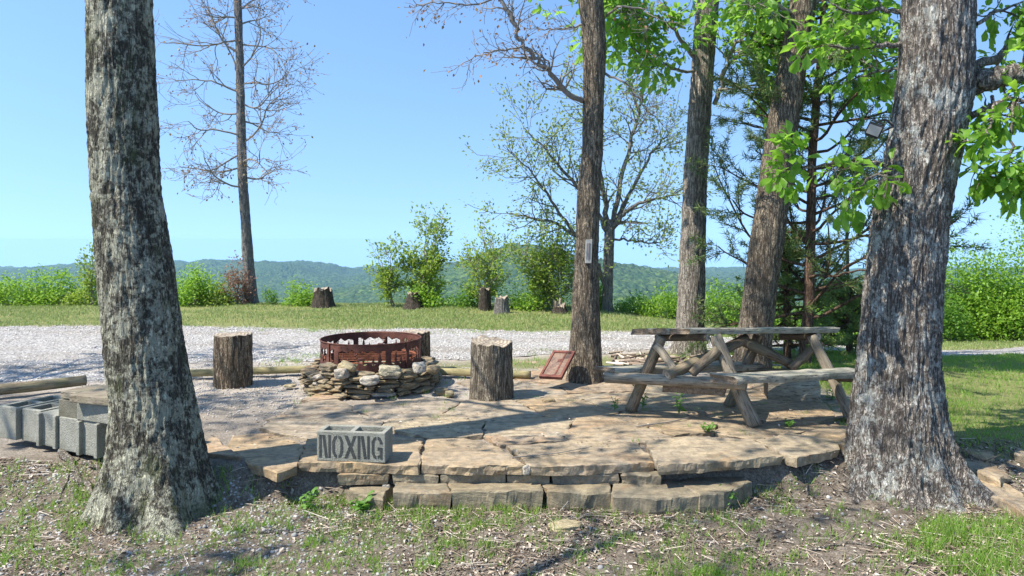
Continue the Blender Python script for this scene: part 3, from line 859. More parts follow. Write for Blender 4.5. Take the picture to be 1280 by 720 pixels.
pine('slender red barked pine with needle sprays behind the picnic table right half',
     [(1006, 458, 17), (1007, 430, 14), (1011, 380, 13), (1013, 300, 12), (1015, 200, 10), (1021, 120, 9), (1028, 40, 7), (1032, -60, 5)], 8.4, 62, 1.75, -40, 400, 3, M['needle'], .095, 22)
pine('low dark cedar with dense drooping sprays between pine and leaning trunk',
     [(984, 452, 9), (984, 420, 8), (983, 370, 7), (982, 320, 5), (981, 280, 3)], 8.9, 54, .62, 285, 435, 5, M['cedar'], .055, 34, 'cedar_tree', 5)
pine('dense green cedar standing close behind the thickest oak',
     [(1062, 452, 9), (1062, 420, 8), (1061, 380, 7), (1060, 345, 4)], 9.6, 36, .5, 350, 435, 8, M['cedar'], .055, 34, 'cedar_tree', 3)

# --- tree standing beyond the left side of the view, whose shade falls on the gravel
pO = [(np.array([-9.4, 4.3, -.2]), .27), (np.array([-9.4, 4.3, .6]), .22), (np.array([-9.3, 4.3, 2.5]), .19), (np.array([-9.2, 4.3, 4.2]), .15)]
t = empty('oak_tree', pO[0][0], 'spreading oak beyond the left log whose shade falls on the gravel', 'tree')
trunk_mesh('trunk', pO, M['oak_right'], t, None, 60, 120, .2, .2, 5, .014, 26, 120)
mb, tips = MB(), []
crown_grow(mb, tips, pO[-1][0] - [0, 0, .15], 8, 3.0, .08, 3, OAKC, (5, 70), .9)
mb.build('branches', M['twig'], t, smooth=True)
leafmesh('crown', tips, 2, .12, M['oak_leaf'], t, keep=.8)
pO = [(np.array([-4.4, .6, -.45]), .25), (np.array([-4.4, .6, .5]), .20), (np.array([-4.3, .65, 2.5]), .17), (np.array([-4.2, .7, 4.0]), .14)]
t = empty('oak_tree', pO[0][0], 'oak beside the viewer whose broken shade falls on the near ground', 'tree')
trunk_mesh('trunk', pO, M['oak_right'], t, None, 60, 120, .2, .2, 5, .014, 26, 220)
mb, tips = MB(), []
crown_grow(mb, tips, pO[-1][0] - [0, 0, .15], 6, 2.3, .07, 3, OAKC, (5, 70), .2)
mb.build('branches', M['twig'], t, smooth=True)
leafmesh('crown', tips, 1, .11, M['oak_leaf'], t, keep=.7)

# ------------------------------------------------------------------ saplings and shrubs
def sapling(label, x, yb, D, h, w, nst, mat, size, per, keep=1.0, name='sapling', group=None, lean=0.0, cat='sapling', stems=M['twig'], lvl=1):
    b = np.array([(x - 640) / F * D, D, float(gz((x - 640) / F * D, D)) - .03])
    t = empty(name, b, label, cat, group)
    mb, tips = MB(), []
    cfg = dict(nb=[5, 4], wander=.22, up=.12, seg=.12, lr=(.35, .6), rmin=.004, ang=(30, 65))
    for k in range(nst):
        az = k * 2.399; el = math.radians(rng.uniform(62, 84))
        tgt = b + [lean * h + math.cos(az) * w * .55 * rng.uniform(.3, 1) * (k > 0), math.sin(az) * w * .4 * rng.random(), h * (1 if k == 0 else rng.uniform(.55, .9))]
        limb(mb, tips, [b + [.03 * k * math.cos(az), .03 * math.sin(az), 0], lerp(b, tgt, .5) + .05 * rng.normal(size=3), tgt], .018, .006, int(15 * h / 1.5), w * .55, lvl, cfg, .15)
    mb.build('stem', stems, t)
    leafmesh('foliage', tips, per + 2, size, mat, t, False, .9, .06, .05, keep)
    return t


def bush(label, x, yb, D, h, w, mat, n, size, name='shrub', group=None, depth=None, cat='shrub', seed=0, b=None, top=.5):
    """foliage mass of leaf clumps round several stems"""
    if b is None: b = np.array([(x - 640) / F * D, D, float(gz((x - 640) / F * D, D)) - .03])
    t = empty(name, b, label, cat, group)
    mb = MB(); depth = depth or w * .8
    n = int(n * 1.6); nc = max(8, int(n / 60)); C = []
    for k in range(nc):
        az, rr = rng.uniform(0, 6.283), math.sqrt(rng.random())
        hh = (1 - .55 * rr * rr) * rng.uniform(.15, 1.0) * (1.22 if rng.random() < .12 else 1) * (.82 + .3 * math.sin(az * 2 + len(label)))
        C.append([math.cos(az) * rr * w * .5, math.sin(az) * rr * depth * .5, h * hh])
    C = np.array(C)
    for k in range(0, nc, 3):
        mb.tube([b + [C[k, 0] * .25, C[k, 1] * .25, 0], b + C[k] * [.7, .7, .55], b + C[k]], [.016, .010, .005], 4, False)
    mb.build('stem', M['twig'], t)
    cl = np.repeat(C, n // nc, 0)
    sg = np.array([.13 * w ** .5 + .03, .13 * w ** .5 + .03, .11]) * (.6 + .6 * h / 2)
    P = b + cl + rng.normal(size=cl.shape) * sg
    P[:, 2] = np.maximum(P[:, 2], b[2] + .02)
    V, Fa = leaves(P, rdir(len(P)) + [0, 0, .3], size, .5, False, .0)
    mesh_np('foliage', V, Fa, mat, t)
    return t


sapling('taller bright green sapling growing out of the far stump, narrow pointed top', 533, 390, 15.3, 1.75, .8, 4, M['sap_leaf'], .085, 3, .85)
sapling('shorter bushy sapling leaning left beside the far stump', 492, 390, 15.2, 1.15, .6, 3, M['sap_leaf'], .08, 3, .8, lean=-.05)
bush('low leafy skirt at the foot of the pointed sapling', 535, 392, 15.1, .55, .75, M['hedge_leaf'], 900, .07)
sapling('yellow green sapling rising behind the dark far stump', 606, 393, 14.9, 1.45, .85, 4, M['sap_leaf'], .075, 3, .75)
bush('dark leafy bush at the foot of the yellow green sapling', 585, 394, 14.9, .5, .6, M['shrub_leaf'], 700, .06)
sapling('many stemmed yellow green sapling left of the thermometer trunk', 690, 397, 14.6, 1.75, .95, 6, M['sap_leaf'], .075, 3, .8)
bush('bright low shrubs between small stump and thermometer trunk', 662, 397, 14.8, .55, .95, M['hedge_leaf'], 1300, .06)
sapling('thin sapling peeking out behind the mossy oak', 116, 382, 15.4, 1.1, .5, 2, M['sap_leaf'], .075, 2, .8)
bush('bright hedge bush at the far left lawn edge, lowest of three', 10, 382, 15.9, .72, 1.3, M['hedge_leaf'], 2200, .065)
bush('rounded bright hedge bush just left of the mossy oak', 62, 382, 15.8, .78, 1.2, M['hedge_leaf'], 2400, .065)
bush('yellowish hedge bush tight against the mossy oak', 105, 382, 15.6, .5, .6, M['sap_leaf'], 900, .06)
bush('bright green bush with upright shoots right of the mossy oak', 244, 385, 15.6, .82, .9, M['hedge_leaf'], 2200, .065)
bush('small yellow green bush beside the reddish shrub', 274, 385, 15.5, .5, .55, M['sap_leaf'], 900, .06)
sapling('reddish twiggy shrub against the bare tree', 297, 384, 15.6, .8, .45, 4, M['red_leaf'], .06, 2, .7, 'shrub', cat='shrub')
bush('bright low bush beside the leaning dark stump', 377, 388, 15.6, .45, .75, M['hedge_leaf'], 1100, .06)
bush('tiny dark conifer shrub right of the bare tree', 338, 387, 15.6, .35, .3, M['shrub_leaf'], 300, .05)
bush('bright shrubs between the thermometer trunk and the forked tree', 745, 400, 15.2, .6, .35, M['hedge_leaf'], 900, .065)
bush('leafy hedge shrub right of the small forked tree', 793, 404, 15.2, .42, .75, M['shrub_leaf'], 1000, .06)
bush('bright hedge shrub just left of the straight pale trunk', 832, 407, 14.8, .72, .9, M['hedge_leaf'], 1700, .06)
bush('bright bush between straight pale trunk and leaning trunk', 902, 412, 14.6, .85, 1.3, M['hedge_leaf'], 2400, .065)
bush('bright bush seen beneath the pine', 975, 416, 14.8, .8, 1.2, M['hedge_leaf'], 2000, .065)
bush('bright tall bush between the pine and the thickest oak', 1052, 420, 14.6, 1.0, 1.4, M['hedge_leaf'], 2800, .065)
for x, D, h, w, n, lab in ((1120, 15.2, 1.9, 1.7, 3200, 'bright tree line bush hidden partly by the thickest oak'),
                           (1196, 15.0, 1.9, 1.4, 4200, 'bright tree line bush right against the thickest oak'),
                           (1243, 14.9, 2.15, 1.4, 5600, 'dense bright tree line bush in the middle of the far right group'),
                           (1292, 14.8, 2.5, 1.5, 5600, 'tallest bright tree line bush at the right picture edge'),
                           (1345, 14.8, 2.0, 1.6, 3600, 'bright tree line bush at the far end of the right group')):
    bush(lab, x, 428, D, h, w, M['hedge_leaf'], n, .075, 'tree_line_bush', 'bushes along the right tree line', cat='bush')
bush('darker shrub in front of the right tree line beside the thickest oak', 1184, 420, 14.2, 1.15, .55, M['shrub_leaf'], 1300, .065)

# ------------------------------------------------------------------ stumps
def stump(label, x, yb, ht, w, mat, D=None, top_amp=.01, seed=0, flare=.05, tilt=(0, 0), split=False, name='stump', group=None, zb=None):
    if D is None: b = G(x, yb, 0); D = b[1]
    b = np.array([(x - 640) / F * D, D, float(gz((x - 640) / F * D, D)) - .02])
    r = w / 2 / F * D
    ns, nr = 72, 26
    a = np.arange(ns) / ns * 2 * math.pi; u = np.linspace(0, 1, nr)
    A, U = np.meshgrid(a, u)
    rad = r * (1 + flare * (1 - U) ** 2)
    k = 5.5 / r
    rad = rad + r * .06 * (1 - 2 * np.abs(fbm(np.cos(A) * r * k, np.sin(A) * r * k, U * ht * k * .12, o=3, seed=seed))) + r * .05 * fbm(np.cos(A) * 1.2, np.sin(A) * 1.2, U * 1, o=2, seed=seed + 1)
    h = ht * U + U * (tilt[0] * np.cos(A) + tilt[1] * np.sin(A)) + U * top_amp * fbm(np.cos(A) * 3, np.sin(A) * 3, o=3, seed=seed + 2)
    V = np.stack([b[0] + rad * np.cos(A), b[1] + rad * np.sin(A), b[2] + h], -1).reshape(-1, 3)
    i = (np.arange(nr - 1)[:, None] * ns + np.arange(ns)[None]).ravel(); j = (np.arange(nr - 1)[:, None] * ns + (np.arange(ns)[None] + 1) % ns).ravel()
    t = empty(name, b, label, 'stump', group)
    mesh_np('bark', V, np.stack([i, j, j + ns, i + ns], 1), mat, t, smooth=True)
    ring = V.reshape(nr, ns, 3)[-1]; c = ring.mean(0)
    tv = [ring * 1.0, lerp(c, ring, .97) + [0, 0, .004], lerp(c, ring, .6) + [0, 0, .003], lerp(c, ring, .25) + [0, 0, .003]]
    tv[2] = tv[2] + np.stack([0 * a, 0 * a, .004 * np.sin(a * 5)], 1)
    fs = []
    for q_ in range(3):
        for e in range(ns): fs.append([q_ * ns + e, q_ * ns + (e + 1) % ns, (q_ + 1) * ns + (e + 1) % ns, (q_ + 1) * ns + e])
    fs.append([3 * ns + e for e in range(ns)])
    mesh_np('cut_top', np.concatenate(tv), fs, M['cut'], t)
    return t


stump('upright brown barked log seat left of the fire ring', 291.5, 479, .525, 43, M['stump_bark'], seed=2)
stump('upright brown log seat half hidden behind the fire ring', 520, 470, .445, 34, M['stump_bark'], D=7.75, seed=12)
t = stump('weathered grey upright log with slanted split top in the patio middle', 615, 496, .545, 50, M['stump_grey'], seed=22, top_amp=.022, tilt=(-.01, .02))
stump('tapered dark old tree stump beside the bright low bush on the far lawn', 404, 388, .40, 22, M['stump_far'], D=15.3, top_amp=.06, seed=32, flare=.45)
stump('dark rooted stump at the foot of the pointed sapling', 517, 391, .33, 16, M['stump_far'], D=14.9, top_amp=.05, seed=42, flare=.9)
stump('dark square stump beneath the yellow green sapling', 606, 393, .44, 14, M['stump_far'], D=14.5, top_amp=.04, seed=52, flare=.25)
stump('pale leaning stump on the far lawn left of the thermometer trunk', 627, 398, .33, 17, M['bark_far'], D=13.9, top_amp=.03, seed=62, flare=.3, tilt=(.03, 0))
stump('low broken stump at the foot of the many stemmed sapling', 700, 400, .20, 14, M['stump_far'], D=14.0, top_amp=.10, seed=72, flare=.8)

# ------------------------------------------------------------------ logs and timbers
def log(name, label, p0, p1, r, mat, sides=16, flat=False, group=None, cat='log', ends=True):
    p0, p1 = np.array(p0, float), np.array(p1, float)
    c = (p0 + p1) / 2; L = np.linalg.norm(p1 - p0); d = (p1 - p0) / L
    n = 20; u = np.linspace(-L / 2, L / 2, n); a = np.arange(sides) / sides * 2 * math.pi
    U, A = np.meshgrid(u, a, indexing='ij')
    rr = r * (1 + .06 * fbm(U * 3 + c[0], np.cos(A) * 2, np.sin(A) * 2, o=2, seed=5))
    y, z = rr * np.cos(A), rr * np.sin(A)
    if flat: z = np.clip(z, -r * .62, r * .72)
    V = np.stack([U, y, z], -1).reshape(-1, 3)
    fs = []
    for i in range(n - 1):
        for j in range(sides):
            k = (j + 1) % sides
            fs.append([i * sides + j, (i + 1) * sides + j, (i + 1) * sides + k, i * sides + k])
    mi = [0] * len(fs)
    fs += [list(range(sides)), [(n - 1) * sides + j for j in range(sides)][::-1]]; mi += [1, 1]
    o = mesh_np(name, V, fs, [mat, M['cut']], None, (0, 0, 0), True, mi)
    for f in o.data.polygons:
        if f.material_index == 1: f.use_smooth = False
    yv = np.cross([0, 0, 1], d); yv /= np.linalg.norm(yv); zv = np.cross(d, yv)
    R = Matrix(((d[0], yv[0], zv[0]), (d[1], yv[1], zv[1]), (d[2], yv[2], zv[2])))
    o.matrix_basis = Matrix.Translation(c) @ R.to_4x4()
    return tag(o, label, cat, group)


log('log', 'round peeled log lying on gravel behind the cinder blocks', G(-60, 502) + [0, 0, .055], G(107, 481) + [0, 0, .045], .050, M['wood_log_x'])
log('landscape_timber', 'greenish edging timber behind the left log seat', G(150, 474) + [0, 0, .035], G(391, 466) + [0, 0, .04], .05, M['timber'], flat=True, cat='timber')
log('landscape_timber', 'short greenish edging timber behind the grey upright log', G(545, 468) + [0, 0, .03], G(663, 472) + [0, 0, .03], .05, M['timber'], flat=True, cat='timber')

# split log by the table
def split_log():
    c = np.array([W(990, 490, 6.45)[0], 6.45, 0.0]); L, r = .22, .17
    d = np.array([.97, -.22, 0]); n = np.array([.22, .97, 0])
    nn = 22; prof = [(-r, .0), (-r * .98, .05), (-r * .75, .12), (-r * .3, .165), (.1, .17), (.15, .10), (.16, .0)]
    V = []; u = np.linspace(-L, L, nn)
    for x in u:
        for k, (s, h) in enumerate(prof):
            w = .012 * mnoise.noise((x * 6, k * 1.7, 3.1)) + .006 * mnoise.noise((x * 30, k * 5.7, 1.1))
            V.append(c + d * (x + .02 * mnoise.noise((k * 1.3, x, 0))) + n * (s + w) + np.array([0, 0, h + (w if h > .01 else -.02)]))
    m = len(prof); fs = []
    for i in range(nn - 1):
        for k in range(m - 1): fs.append([i * m + k, (i + 1) * m + k, (i + 1) * m + k + 1, i * m + k + 1])
    mi = [0] * len(fs); fs += [list(range(m)), [(nn - 1) * m + k for k in range(m)][::-1]]; mi += [1, 1]
    o = mesh_np('split_log', np.array(V), fs, [M['split'], M['stump_far']], None, c, False, mi)
    tag(o, 'short split log lying on the ground behind the near bench', 'log')


split_log()

# ------------------------------------------------------------------ paving
def clip(poly, p, n):
    out = []
    for i in range(len(poly)):
        a, b = poly[i], poly[(i + 1) % len(poly)]
        da, db = np.dot(a - p, n), np.dot(b - p, n)
        if da <= 0: out.append(a)
        if da * db < 0: out.append(a + (b - a) * da / (da - db))
    return out


def stone_geo(poly, z0, z1, seed, jag=.012, bev=.012, rough=.006, step=.018, tilt=(0, 0)):
    """slab from a convex-ish outline (k,2)"""
    poly = np.asarray(poly, float); c = poly.mean(0)
    P = []
    for i in range(len(poly)):
        a, b = poly[i], poly[(i + 1) % len(poly)]
        n = max(1, int(np.linalg.norm(b - a) / step))
        for k in range(n): P.append(a + (b - a) * k / n)
    P = np.array(P)
    d = P - c; d /= np.linalg.norm(d, axis=1)[:, None] + 1e-9
    P = P + d * (jag * fbm(P[:, 0] * 7 + seed, P[:, 1] * 7, o=5, seed=seed))[:, None]
    n = len(P)
    size = np.linalg.norm(P - c, axis=1).mean()
    rings = [(P - d * bev * .6 + d * .01 * vnoise(P[:, 0] * 14, P[:, 1] * 14, seed=seed + 3)[:, None], z0), (P, lerp(z0, z1, .4)), (P + d * .003, z1 - bev), (P - d * bev, z1)]
    for f in (.78, .5, .25): rings.append((lerp(c, P, f), z1))
    V = []
    for q_, (xy, z) in enumerate(rings):
        zz = np.full(n, float(z))
        if q_ < 4: xy = xy + d * (.009 * fbm(xy[:, 0] * 16 + q_ * 5.3, xy[:, 1] * 16, o=3, seed=seed + 20 + q_))[:, None]
        if q_ in (1, 2): zz = zz + .006 * fbm(xy[:, 0] * 12, xy[:, 1] * 12 + q_, o=2, seed=seed + 30)
        if q_ >= 2:
            zz = zz + rough * fbm(xy[:, 0] * 4, xy[:, 1] * 9, o=3, seed=seed + 1) + (xy[:, 0] - c[0]) * tilt[0] + (xy[:, 1] - c[1]) * tilt[1]
        V.append(np.stack([xy[:, 0], xy[:, 1], zz], 1))
    V = np.concatenate(V + [np.array([[c[0], c[1], z1]])])
    fs = []
    for q_ in range(len(rings) - 1):
        for e in range(n): fs.append([q_ * n + e, q_ * n + (e + 1) % n, (q_ + 1) * n + (e + 1) % n, (q_ + 1) * n + e])
    k = (len(rings) - 1) * n
    for e in range(n): fs.append([k + e, k + (e + 1) % n, len(V) - 1])
    return V, fs


# front slabs, each a thing
FS = [
    ([(283, 556), (310, 577), (346, 590), (371, 582), (380, 556), (335, 541), (292, 543)], -.015, 'low tan slab corner at the patio front beside the mossy oak'),
    ([(374, 577), (430, 578.5), (522, 581), (527, 548), (440, 541), (384, 550)], 0.0, 'wide tan slab carrying the lettered cinder block'),
    ([(526, 580), (590, 582), (655, 581), (622, 557), (580, 546), (534, 549)], .0, 'yellowish slab at the front edge right of the lettered block'),
    ([(663, 582), (740, 581.5), (815, 576), (796, 553), (720, 550), (632, 557)], .0, 'long grey pink slab at the middle of the patio front edge'),
    ([(823, 582), (905, 577), (979, 569), (940, 549), (870, 545), (806, 550)], .018, 'raised orange tan slab at the patio front right of the middle'),
    ([(983, 570), (996, 573), (1046, 560), (1040, 545), (985, 541), (948, 549)], .018, 'orange slab with broken corner near the thickest oak'),
    ([(1002, 541), (1056, 555), (1072, 548), (1078, 533), (1040, 530)], .025, 'smooth pink slab next to the thickest oak'),
]
front_polys = []
for k, (px, z, lab) in enumerate(FS):
    poly = np.array([G(x, y, z)[:2] for x, y in px])
    front_polys.append(poly)
    V, fs = stone_geo(poly, z - .062, z, 100 + k, .012, .006, .006)
    o = mesh_np('flagstone', V, fs, M['slab'], None, (poly.mean(0)[0], poly.mean(0)[1], z - .062)); tag(o, lab, 'flagstone', 'slabs along the patio front')


def inside(p, poly):
    c = False; j = len(poly) - 1
    for i in range(len(poly)):
        if (poly[i][1] > p[1]) != (poly[j][1] > p[1]) and p[0] < (poly[j][0] - poly[i][0]) * (p[1] - poly[i][1]) / (poly[j][1] - poly[i][1]) + poly[i][0]: c = not c
        j = i
    return c


# the rest of the paving: one fitted surface
seeds = []
for yy in np.arange(4.55, 7.6, .50):
    for xx in np.arange(-2.4, 3.4, .78):
        seeds.append((xx + rng.uniform(-.3, .3) + (.39 if int(yy * 2) % 2 else 0), yy + rng.uniform(-.19, .19)))
seeds = np.array(seeds)
mb = MB()
LIM = [np.array(p, float) for p in ((-2.5, 4.8), (-1.5, 4.75), (-.6, 4.9), (2.0, 5.05), (2.75, 5.35), (3.0, 6.0), (2.9, 7.3), (1.5, 7.55), (.2, 7.5), (-.4, 7.2), (-.9, 6.3), (-1.5, 6.6), (-2.0, 6.75), (-2.8, 6.5))]
for si, s in enumerate(seeds):
    if not inside(s, LIM): continue
    poly = [s + np.array(v) for v in ((-.9, -.9), (.9, -.9), (.9, .9), (-.9, .9))]
    for o_ in seeds:
        if o_ is not s and 0 < np.linalg.norm(o_ - s) < 2:
            dn = (o_ - s) / np.linalg.norm(o_ - s)
            poly = clip(poly, (o_ + s) / 2 - dn * rng.uniform(.002, .010), dn)
            if len(poly) < 3: break
    if len(poly) < 3: continue
    poly = clip(poly, np.array([-2.05 - .15 * rng.random(), 5.0]), np.array([-1.0, .25]))
    if len(poly) < 3: continue
    # keep clear of the front slabs
    for fp in front_polys:
        fc = fp.mean(0)
        if any(inside(v, fp) for v in poly) or any(inside(v, poly) for v in fp):
            best = None
            for i in range(len(fp)):
                a, b = fp[i], fp[(i + 1) % len(fp)]
                e = b - a; nrm = np.array([e[1], -e[0]]); nrm /= np.linalg.norm(nrm)
                if np.dot(nrm, fc - a) < 0: nrm = -nrm
                sd = np.dot(s - a, nrm)
                if best is None or sd < best[0]: best = (sd, a, nrm)
            poly = clip(poly, best[1] - best[2] * .02, best[2])
            if len(poly) < 3: break
    if len(poly) < 3: continue
    poly = np.array(poly)
    if len(poly) < 3 or np.ptp(poly[:, 0]) < .12 or np.ptp(poly[:, 1]) < .10: continue
    z1 = rng.uniform(-.007, .001)
    V, fs = stone_geo(poly, z1 - .06, z1, 200 + si, .022, .004, .006, .03, (rng.uniform(-.006, .006), rng.uniform(-.008, .008)))
    mb.add(V, fs)
tag(mb.build('patio', M['sand']), kind='structure')

# step treads and the stones that carry the slabs
TR = [
    ([(431, 613), (452, 619), (478, 622), (488, 612), (484, 606), (442, 606)], -.15, 'broken leftmost step stone below the lettered block'),
    ([(491, 615), (530, 614), (562, 615), (552, 605), (493, 604)], -.12, 'second step stone, short with pale worn front'),
    ([(565, 615), (620, 614), (680, 613), (674, 605), (556, 605)], -.12, 'longest step stone in the middle of the step'),
    ([(683, 613), (730, 616), (762, 615), (766, 606), (680, 605)], -.125, 'small dark step stone right of the longest one'),
    ([(765, 621), (820, 623), (873, 619), (842, 603), (770, 605)], -.13, 'dark wide step stone sitting lower and forward'),
    ([(875, 619), (905, 617), (938, 603), (922, 597), (884, 598), (846, 603)], -.125, 'rounded end stone of the step near the weeds'),
]
for k, (px, z, lab) in enumerate(TR):
    poly = np.array([G(x, y, z)[:2] for x, y in px])
    cy = poly[:, 1]
    poly[cy > np.median(cy), 1] += .10
    V, fs = stone_geo(poly, z - .13, z, 300 + k, .008, .007, .005)
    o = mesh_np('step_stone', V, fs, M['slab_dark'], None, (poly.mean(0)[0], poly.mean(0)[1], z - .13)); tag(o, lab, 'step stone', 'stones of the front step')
RI = [(425, 487, 'low stone under the lettered block slab, leftmost of the course'), (493, 548, 'mossy low stone under the slab right of the leftmost'), (551, 632, 'long mossy stone under the yellowish slab'),
      (635, 687, 'short tan stone under the joint of two slabs'), (691, 772, 'long pale tan stone under the grey pink slab'), (776, 822, 'thin yellow tan stone under the raised slab edge')]
for k, (x0, x1, lab) in enumerate(RI):
    a, b = G(x0, 588, -.055), G(x1, 588 - (3 if k > 3 else 0), -.06)
    poly = np.array([[a[0], 4.515 + .012 * (k % 2)], [b[0], 4.515 + .012 * ((k + 1) % 2)], [b[0], 4.74], [a[0], 4.74]])
    V, fs = stone_geo(poly, -.135, -.064, 400 + k, .010, .008, .004)
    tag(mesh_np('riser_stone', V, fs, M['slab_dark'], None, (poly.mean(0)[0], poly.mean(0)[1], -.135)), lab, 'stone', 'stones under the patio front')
# stones at the right side of the patio
for k, (px, z, lab) in enumerate((
        ([(1180, 545), (1215, 550), (1245, 563), (1235, 572), (1195, 562)], -.06, 'half buried tan slab in grass right of the thickest oak'),
        ([(1195, 566), (1235, 574), (1262, 590), (1250, 598), (1210, 585)], -.10, 'sloping tan slab beside the thickest oak root'),
        ([(1255, 550), (1300, 560), (1310, 575), (1270, 568)], -.05, 'thin weathered stone strip at the right picture edge'),
        ([(1208, 588), (1262, 606), (1300, 628), (1285, 640), (1225, 614)], -.16, 'lowest shaded slab at the right picture edge'))):
    poly = np.array([G(x, y, z)[:2] for x, y in px])
    V, fs = stone_geo(poly, z - .08, z, 500 + k, .02, .015, .01, tilt=(-.10, .08))
    tag(mesh_np('flagstone', V, fs, M['slab'], None, (poly.mean(0)[0], poly.mean(0)[1], z - .08)), lab, 'flagstone')

# ------------------------------------------------------------------ rocks
def rock_geo(c, ax, hs, seed, sub=2, rough=.22, boxy=.5):
    bm = bmesh.new(); bmesh.ops.create_icosphere(bm, subdivisions=sub, radius=1)
    V = np.array([v.co[:] for v in bm.verts]); fs = [[v.index for v in f.verts] for f in bm.faces]; bm.free()
    n = np.abs(V).max(1)[:, None]
    V = lerp(V, V / n * .88, boxy)
    V = V * (1 + rough * fbm(V[:, 0] * 1.3 + seed * 3.7, V[:, 1] * 1.3, V[:, 2] * 1.3, o=3, seed=seed)[:, None])
    ax = np.array(ax, float); ax /= np.linalg.norm(ax)
    b = np.cross([0, 0, 1], ax); b /= np.linalg.norm(b); d = np.cross(ax, b)
    return np.asarray(c) + V[:, :1] * ax * hs[0] + V[:, 1:2] * b * hs[1] + V[:, 2:] * d * hs[2], fs


FRC = np.array([W(464, 424, 7.1)[0], 7.1, 0.0])
RG = 'stones stacked round the fire ring'
protos = []
cnt = 0
COURSES = [(.016, .61, 22, .023), (.054, .60, 22, .022), (.090, .592, 23, .022), (.126, .585, 22, .022), (.160, .575, 21, .022), (.192, .57, 17, .022)]
CN = ['bottom', 'second', 'third', 'fourth', 'fifth', 'top']
for ci, (z, R, n, hh) in enumerate(COURSES):
    a0 = rng.uniform(0, 1); w = rng.uniform(.5, 1.6, n); w = w / w.sum() * 2 * math.pi; ang = a0
    for k in range(n):
        am = ang + w[k] / 2; ang += w[k]
        if .35 < am % (2 * math.pi) < 2.8 and ci < 4: continue     # the hidden back of the lower courses
        if ci == 5 and rng.random() < .22: continue
        zz = z + rng.uniform(-.008, .008)
        rr = R + rng.uniform(-.02, .02)
        c = FRC + [math.cos(am) * rr, math.sin(am) * rr, zz + gz(FRC[0], FRC[1], False) + .02]
        V, fs = rock_geo(c, (-math.sin(am), math.cos(am), rng.uniform(-.12, .12)), (R * w[k] * .52, rng.uniform(.062, .088), hh * rng.uniform(.85, 1.25)), 600 + cnt, 2, .34, .85)
        mt = M['rock'] if rng.random() < .93 else M['rock_pale']
        o = mesh_np('ring_stone', V, fs, mt, None, c)
        tag(o, f'flat field stone in the {CN[ci]} course stacked round the rusty fire ring', 'stone', f'{CN[ci]} course of ' + RG)
        cnt += 1
for (x, y, w, h, D, mt, yaw, tl, lab) in (
        (487, 463, 15, 7, 6.48, 'rock_yellow', .1, .02, 'blocky yellow stone on top at the front of the fire ring'),
        (434, 458, 12, 5, 6.5, 'rock_yellow', -.2, -.25, 'tilted slab shaped stone on top, front left of the fire ring'),
        (524, 459, 8, 6.5, 6.6, 'rock_pale', .3, .1, 'pale peaked stone on top, right of the blocky yellow one'),
        (427, 467, 8, 7, 6.43, 'rock_pale', -.1, .1, 'pale roundish stone wedged under the tilted slab stone'),
        (462, 475, 13, 5.5, 6.40, 'rock_pale', 0, .05, 'long pale slab in the middle of the stacked front'),
        (411, 459, 11, 4.5, 6.6, 'rock', -.5, -.1, 'thin grey stone on top at the left of the stack'),
        (541, 462, 7, 5, 6.8, 'rock', 1.0, .5, 'dark stone leaning down at the right end of the stack'),
        (552, 490, 9, 5, 6.7, 'rock', .2, .1, 'mossy stone lying at the right foot of the stack'),
        (562, 492, 6, 3, 6.6, 'rock_yellow', .1, 0, 'small orange stone lying just right of the stack')):
    c = W(x, y, D)
    V, fs = rock_geo(c, (math.cos(yaw), math.sin(yaw), tl), (w / F * D, .075, h / F * D), 700 + int(x), 3, .16, .7)
    tag(mesh_np('ring_stone', V, fs, M[mt], None, c), lab, 'stone')

# loose rocks
for (x, y, w, h, z, mt, lab) in (
        (182, 640, 15, 11, -.24, 'rock', 'grey angular rock at the foot of the mossy oak'),
        (143, 655, 24, 9, -.26, 'rock', 'brown embedded rock left of the grey angular rock'),
        (706, 660, 22, 5, -.235, 'rock_yellow', 'flat pale yellow stone in the grass before the step'),
        (686, 502, 9, 3, .0, 'rock', 'small brown stone lying on the open patio'),
        (483, 618, 6, 10, -.2, 'rock_pale', 'small pale rock wedged between two step stones'),
        (658, 590, 5, 6, -.04, 'rock_pale', 'small pale chunk in the joint of the front slabs'),
        (1100, 592, 14, 4, -.2, 'rock_yellow', 'flat tan stone before the thickest oak'),
        (362, 483, 8, 2, .0, 'rock_yellow', 'flat tan chip on gravel left of the stacked stones')):
    b = G(x, y, z); D = b[1]; c = b + [0, 0, h / F * D * .45]
    V, fs = rock_geo(c, (1, .25, 0), (w / F * D, w / F * D * .7, h / F * D), 800 + int(x), 3, .2, .5)
    tag(mesh_np('rock', V, fs, M[mt], None, c), lab, 'rock')

# ------------------------------------------------------------------ fire ring with cut-out silhouettes
def tri(u, v, c, w, h, b=.16):
    return abs(u - c) < w * (1 - (v - b) / h) and b < v < b + h


def pine_shape(u, v, c, w, h, b=.14):
    if abs(u - c) < .010 and b <= v < b + .1: return True
    for k in range(4):
        bb = b + .06 + k * h * .2
        if bb < v < bb + h * .34 and abs(u - c) < w * (1 - k * .2) * (1 - (v - bb) / (h * .34)): return True
    return False


def deer(u, v, c):
    x, y = (u - c) / .12, (v - .42) / .30
    body = (x / .55) ** 2 + ((y - .48) / .17) ** 2 < 1
    legs = any(abs(x - l) < .06 and 0 < y < .45 for l in (-.42, -.28, .30, .44))
    neck = .3 < x < .72 and abs(y - (.5 + (x - .3) * .8)) < .13
    head = ((x - .8) / .2) ** 2 + ((y - .85) / .09) ** 2 < 1
    ant = (abs(y - .95 - abs(x - .66) * .6) < .045 and .35 < x < 1.0) or (abs(x - .45) < .03 and .95 < y < 1.2) or (abs(x - .92) < .03 and .95 < y < 1.2)
    return body or legs or neck or head or ant


